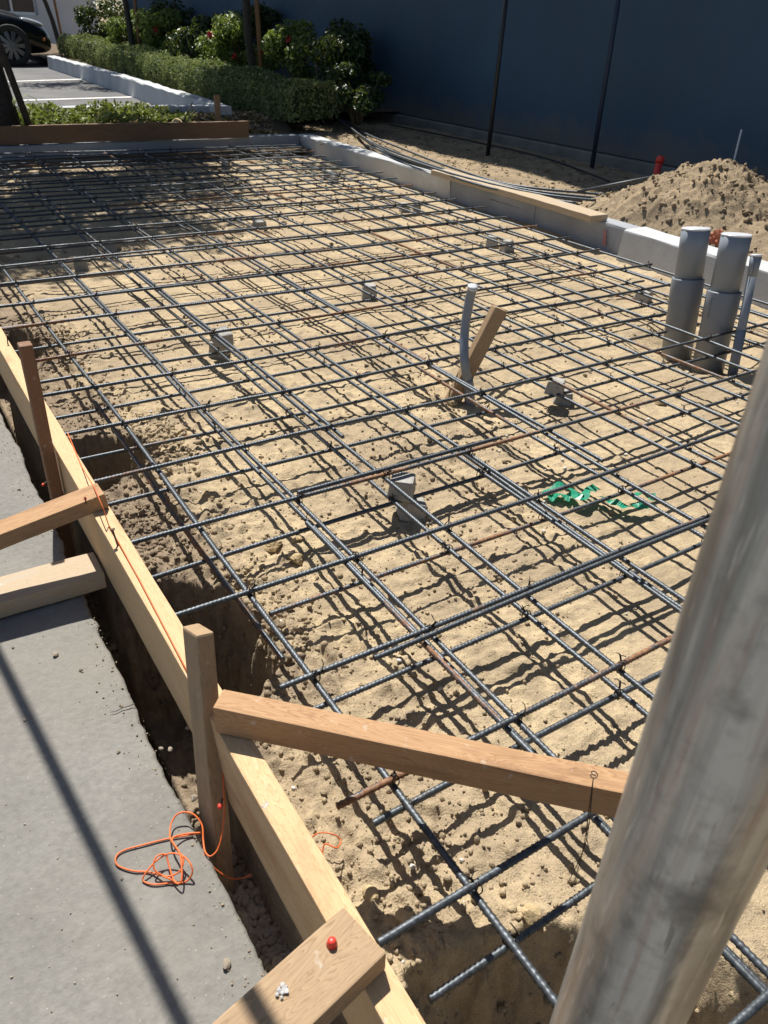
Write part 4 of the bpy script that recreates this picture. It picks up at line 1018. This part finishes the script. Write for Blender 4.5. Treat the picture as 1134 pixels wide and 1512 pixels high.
def shrub(name, base, size, h, n, mat, label, seed, leaf=.05, flowers=0, cat='shrub', group=None):
    rs = random.Random(seed); t = thing(name, label, cat, base, group)
    cl = []
    for i in range(13):
        a = rs.random()*6.28; q = rs.random()**.6; z = h*rs.uniform(.28, .92)
        k = 1-.45*(z/h)
        cl.append((math.cos(a)*q*size*.75*k, math.sin(a)*q*size*.75*k, z, size*rs.uniform(.2, .36), size*rs.uniform(.2, .36), h*rs.uniform(.10, .2)))
    P, Nn = clump_points(n, cl, seed, .6)
    V, F = leaf_cloud(P, Nn, leaf, leaf*.55, seed); link('foliage', mesh_np('foliage', V, F, mat), t)
    parts = []
    for c in cl[:9]:
        e = Vector(c[:3]); parts.append(tube_np(spline([Vector((e.x*.15, e.y*.15, -.05)), e*.5+Vector((rs.uniform(-.05, .05), rs.uniform(-.05, .05), .05)), e], 4), [.014*(1-.06*i) for i in range(9)], 5))
    V, F = join_np(parts); link('stem', mesh_list('stem', V, F, M_STEM), t)
    for i in range(flowers):
        c = rs.choice(cl); p = Vector(c[:3])+Vector((rs.uniform(-.5, .5)*c[3]*2, -c[4]*rs.uniform(.6, 1.1), c[5]*rs.uniform(.3, 1.2)))
        pr = np.random.default_rng(seed+i); Pp = np.array(p[:])[None]+pr.normal(size=(22, 3))*.02; Vf, Ff = leaf_cloud(Pp, pr.normal(size=(22, 3)), .05, .035, seed+i)
        link('flower', mesh_np('flower', Vf, Ff, M_FLOWER), t)
    return t
def hedge(px0, py0, px1, py1, wid, h, n, label, seed, mat=M_HEDGE):
    """clipped block whose front foot runs between two photo pixels"""
    a = at(px0, py0, .24); b = at(px1, py1, .24); d = (b-a); L = d.length; d.normalize(); nrm = Vector((d.y, -d.x, 0))
    if nrm.x < 0: nrm = -nrm
    t = thing('clipped_hedge', label, 'hedge', a, 'clipped hedge blocks along the parking curb')
    r = np.random.default_rng(seed)
    u = r.random(n)*L; s = r.random(n); f = r.random(n)
    v = np.where(f < .45, 0, np.where(f < .9, r.random(n)*wid, wid)); z = np.where(f < .45, r.random(n)*h, np.where(f < .9, h, r.random(n)*h))
    endc = r.random(n) < .12; u = np.where(endc, np.where(r.random(n) < .5, 0, L), u); v = np.where(endc, r.random(n)*wid, v); z = np.where(endc, r.random(n)*h, z)
    bumpy = fbm(u*3+seed, z*3+v*3, 3, 2)*.22
    rnd = .05*np.clip(1-(h-z)/.08, 0, 1)*np.clip(1-np.minimum(v, wid-v)/.08, 0, 1)
    lx = u; ly = v+np.where(f < .45, -bumpy, 0)+rnd*np.where(v < wid/2, 1, -1)+r.normal(size=n)*.012; lz = z+np.where((f >= .45) & (f < .9), bumpy, 0)-rnd*.5+r.normal(size=n)*.012
    P = np.stack([d.x*lx+nrm.x*ly, d.y*lx+nrm.y*ly, lz], -1)
    Nn = np.stack([np.full(n, -nrm.x)*(f < .45), np.full(n, -nrm.y)*(f < .45), (f >= .45)*1.0], -1)+r.normal(size=(n, 3))*.7
    V, F = leaf_cloud(P, Nn, .034, .017, seed); link('foliage', mesh_np('foliage', V, F, mat), t)
    M = Matrix(((d.x, nrm.x, 0, 0), (d.y, nrm.y, 0, 0), (0, 0, 1, 0), (0, 0, 0, 1)))
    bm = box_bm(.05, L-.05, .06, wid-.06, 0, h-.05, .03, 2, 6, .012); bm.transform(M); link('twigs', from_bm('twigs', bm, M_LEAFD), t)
    return t
hedge(322, 158, 440, 180, .5, .33, 9000, 'near clipped hedge block in shade beside the curb corner', 61)
hedge(204, 119, 316, 157, .52, .35, 11000, 'sunlit clipped hedge block behind the near parking curb', 62)
hedge(142, 99, 200, 117, .5, .37, 8000, 'shaded clipped hedge block behind the middle parking curb', 63)
hedge(90, 82, 138, 98, .55, .40, 6000, 'farthest clipped hedge block, rounded, near the car nose', 64)
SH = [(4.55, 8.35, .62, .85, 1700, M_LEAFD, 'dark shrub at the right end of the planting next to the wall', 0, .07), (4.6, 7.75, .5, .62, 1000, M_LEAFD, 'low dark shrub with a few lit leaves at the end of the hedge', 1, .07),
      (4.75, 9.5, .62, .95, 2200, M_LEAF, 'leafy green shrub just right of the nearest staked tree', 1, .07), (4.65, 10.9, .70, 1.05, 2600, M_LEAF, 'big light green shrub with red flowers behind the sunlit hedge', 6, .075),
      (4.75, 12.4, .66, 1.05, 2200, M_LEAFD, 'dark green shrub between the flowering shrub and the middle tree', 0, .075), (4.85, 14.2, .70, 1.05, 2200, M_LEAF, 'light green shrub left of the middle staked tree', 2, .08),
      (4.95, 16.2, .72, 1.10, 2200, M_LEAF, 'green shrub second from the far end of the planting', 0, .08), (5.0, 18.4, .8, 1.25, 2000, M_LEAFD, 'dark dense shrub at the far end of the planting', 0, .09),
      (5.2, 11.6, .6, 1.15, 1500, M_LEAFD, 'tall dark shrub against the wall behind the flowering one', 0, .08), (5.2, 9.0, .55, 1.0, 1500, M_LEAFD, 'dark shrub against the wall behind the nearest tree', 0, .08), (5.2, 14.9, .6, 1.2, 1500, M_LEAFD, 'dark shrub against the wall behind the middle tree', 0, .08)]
for i, (x, y, s, h, n, m, lab, fl, lf) in enumerate(SH): shrub('flowering_shrub' if fl > 3 else 'leafy_shrub', (x, y, .24), s, h*.86, int(n*1.5), m, lab, 70+i, lf*.8, fl)

def tree(base, top, r0, label, crown, n, seed, bark=M_BARKD, stake=None, leaf=.085, limbs=7, smat=None):
    b, t = Vector(base), Vector(top); root = thing('young_tree', label, 'tree', b); rs = random.Random(seed)
    ax = t-b; P = [ax*(i/8)+Vector((.02*math.sin(i*1.3+seed), .02*math.cos(i*1.7+seed), 0)) for i in range(9)]; P[0] = Vector((0, 0, -.1))
    tube('trunk', P, [r0*(1.25 if i == 0 else 1-.055*i) for i in range(9)], bark, root, 12)
    cl = [(c[0]-b.x, c[1]-b.y, c[2]-b.z, c[3], c[3], c[3]*.75) for c in crown]
    parts = []
    for i in range(limbs):
        c = Vector(cl[i % len(cl)][:3]); s = P[4+i % 4]
        parts.append(tube_np(spline([s, (s+c)*.5+Vector((0, 0, .12)), c], 4), [r0*.45*(1-.09*k) for k in range(9)], 6))
    V, F = join_np(parts); link('limbs', mesh_list('limbs', V, F, bark), root)
    Pn, Nn = clump_points(n, cl, seed, .85); V, F = leaf_cloud(Pn, Nn, leaf, leaf*.5, seed); link('crown', mesh_np('crown', V, F, M_TREELEAF), root)
    if stake is not None:
        s0, s1 = stake; tube('tree_stake', [Vector(s0)-b, Vector(s1)-b], .028, smat or M_STAKE, root, 10)
    return root
def ball(cx, cy, cz, spread, n, r, seed):
    rs = random.Random(seed); return [(cx+rs.gauss(0, spread), cy+rs.gauss(0, spread), cz+rs.gauss(0, spread*.6), r*rs.uniform(.7, 1.3)) for _ in range(n)]
# three staked trees in the bed
for (px0, py0, px1, py1, sx0, sx1, yb_, lab, sd) in ((378, 118, 361, 0, 386, 379, 4.45, 'nearest staked tree rising behind the clipped hedge', 91), (200, 80, 182, 0, 207, 199, 4.6, 'middle staked tree behind the clipped hedge', 92), (86, 58, 65, 0, 92, 80, 4.75, 'farthest staked tree beside the car', 93)):
    b = at_x(px0, py0, yb_); t = at_y(px1, py1, b.y); d = (t-b)/(t.z-b.z); b0_ = b-d*(b.z-.24); tp = b0_+d*2.6
    s0 = at_y(sx0, py0, b.y-.05); s1 = at_y(sx1, py1, b.y-.05); sd_ = (s1-s0)/(s1.z-s0.z); s0 = s0-sd_*(s0.z-.2); s1 = s0+sd_*1.9
    tree(b0_, tp, .055, lab, ball(tp.x+.1, tp.y+.1, 3.0, .45, 12 if sd == 91 else 9, .46, sd)+(ball(tp.x-.2, tp.y-.6, 2.9, .4, 8, .42, sd+5) if sd == 91 else []), 9000 if sd == 91 else 4000, sd, M_BARKD, (s0, s1))
# the tree at the left edge whose crown shades the far left of the mat
b = at(16, 194, .24); b.y += .15
tree(b, (b.x-.30, b.y+.15, 2.7), .105, 'thick dark tree trunk at the left edge behind the far board', ball(.6, 6.5, 3.2, .42, 9, .48, 5)+ball(1.3, 7.3, 3.3, .45, 10, .5, 6)+ball(1.9, 8.0, 3.3, .4, 9, .48, 7)+ball(2.5, 8.6, 3.4, .35, 6, .42, 8)+ball(.4, 7.6, 3.3, .5, 9, .5, 9), 30000, 94, M_BARKD, ((b.x+.16, b.y-.16, .2), (b.x-.16, b.y-.1, 1.9)), .08, 12, M_BARKD)

# ground cover behind the far board, litter, one young weed
n = 5200; x = rng.uniform(.9, 2.9, n); y = 7.45+rng.random(n)*.85; k = vn(x*3, y*3, 3)+.35*(2.4-x) > .42; x, y = x[k], y[k]
P = np.stack([x, y, bed_h(x, y)+.02+.10*rng.random(len(x))*np.clip(vn(x*4, y*4, 2)*1.6, .2, 1)], -1); Nn = rng.normal(size=(len(P), 3))*.6+np.array([0, 0, .8])
V, F = leaf_cloud(P, Nn, .05, .028, 5); link('ground_cover', mesh_np('ground_cover', V, F, M_HERB), kind='stuff')
n = 900; x = rng.uniform(2.0, 3.7, n); y = 7.45+rng.random(n)*.85; P = np.stack([x, y, bed_h(x, y)+.012], -1); V, F = leaf_cloud(P, rng.normal(size=(n, 3))*.35+np.array([0, 0, 1.]), .06, .03, 6); link('leaf_litter', mesh_np('leaf_litter', V, F, M_DRYLEAF), kind='stuff')
n = 700; x = rng.uniform(3.7, 5.4, n); y = rng.uniform(4.0, 9.2, n); P = np.stack([x, y, strip_h(x, y)+.008], -1); V, F = leaf_cloud(P, rng.normal(size=(n, 3))*.3+np.array([0, 0, 1.]), .045, .012, 8); link('leaf_litter', mesh_np('leaf_litter', V, F, M_DRYLEAF), kind='stuff')
wb = at(37, 186, .26); wd = thing('young_weed', 'young weed with drooping pointed leaves beside the left tree trunk', 'plant', wb)
tube('stem', spline([(0, 0, 0), (.01, 0, .12), (.0, 0, .22)], 5), .006, M_LEAF, wd, 6)
lv = []
for i in range(9):
    a = i*2.4; z = .10+.012*i; d = Vector((math.cos(a), math.sin(a)*.6, 0)); P = [Vector((0, 0, z)), Vector((0, 0, z))+d*.06+Vector((0, 0, .03)), Vector((0, 0, z))+d*.13, Vector((0, 0, z))+d*.16-Vector((0, 0, .04))]
    s = Vector((-d.y, d.x, 0)).normalized()*.022; bm = bmesh.new(); vs3 = [bm.verts.new(P[0]), bm.verts.new(P[1]+s), bm.verts.new(P[1]-s), bm.verts.new(P[2]+s*.8), bm.verts.new(P[2]-s*.8), bm.verts.new(P[3])]
    for f in ((0, 2, 1), (1, 2, 4, 3), (3, 4, 5)): bm.faces.new([vs3[j] for j in f])
    link('leaf', from_bm('leaf', bm, M_HERB, True), wd)
rock(at(262, 181, .27), .05, 'pale rounded rock among dry leaves on the planting strip')
for i, (p, q) in enumerate((((268, 185), (284, 152)), ((272, 186), (290, 160)))):
    tube('dry_twig', [at(*p, .26), at_y(q[0], q[1], at(*p, .26).y+.1)], .006, M_BARK, None, 5, 'longer dry twig leaning over the far curb' if i == 0 else 'shorter dry twig beside the longer one at the far curb', 'twig')
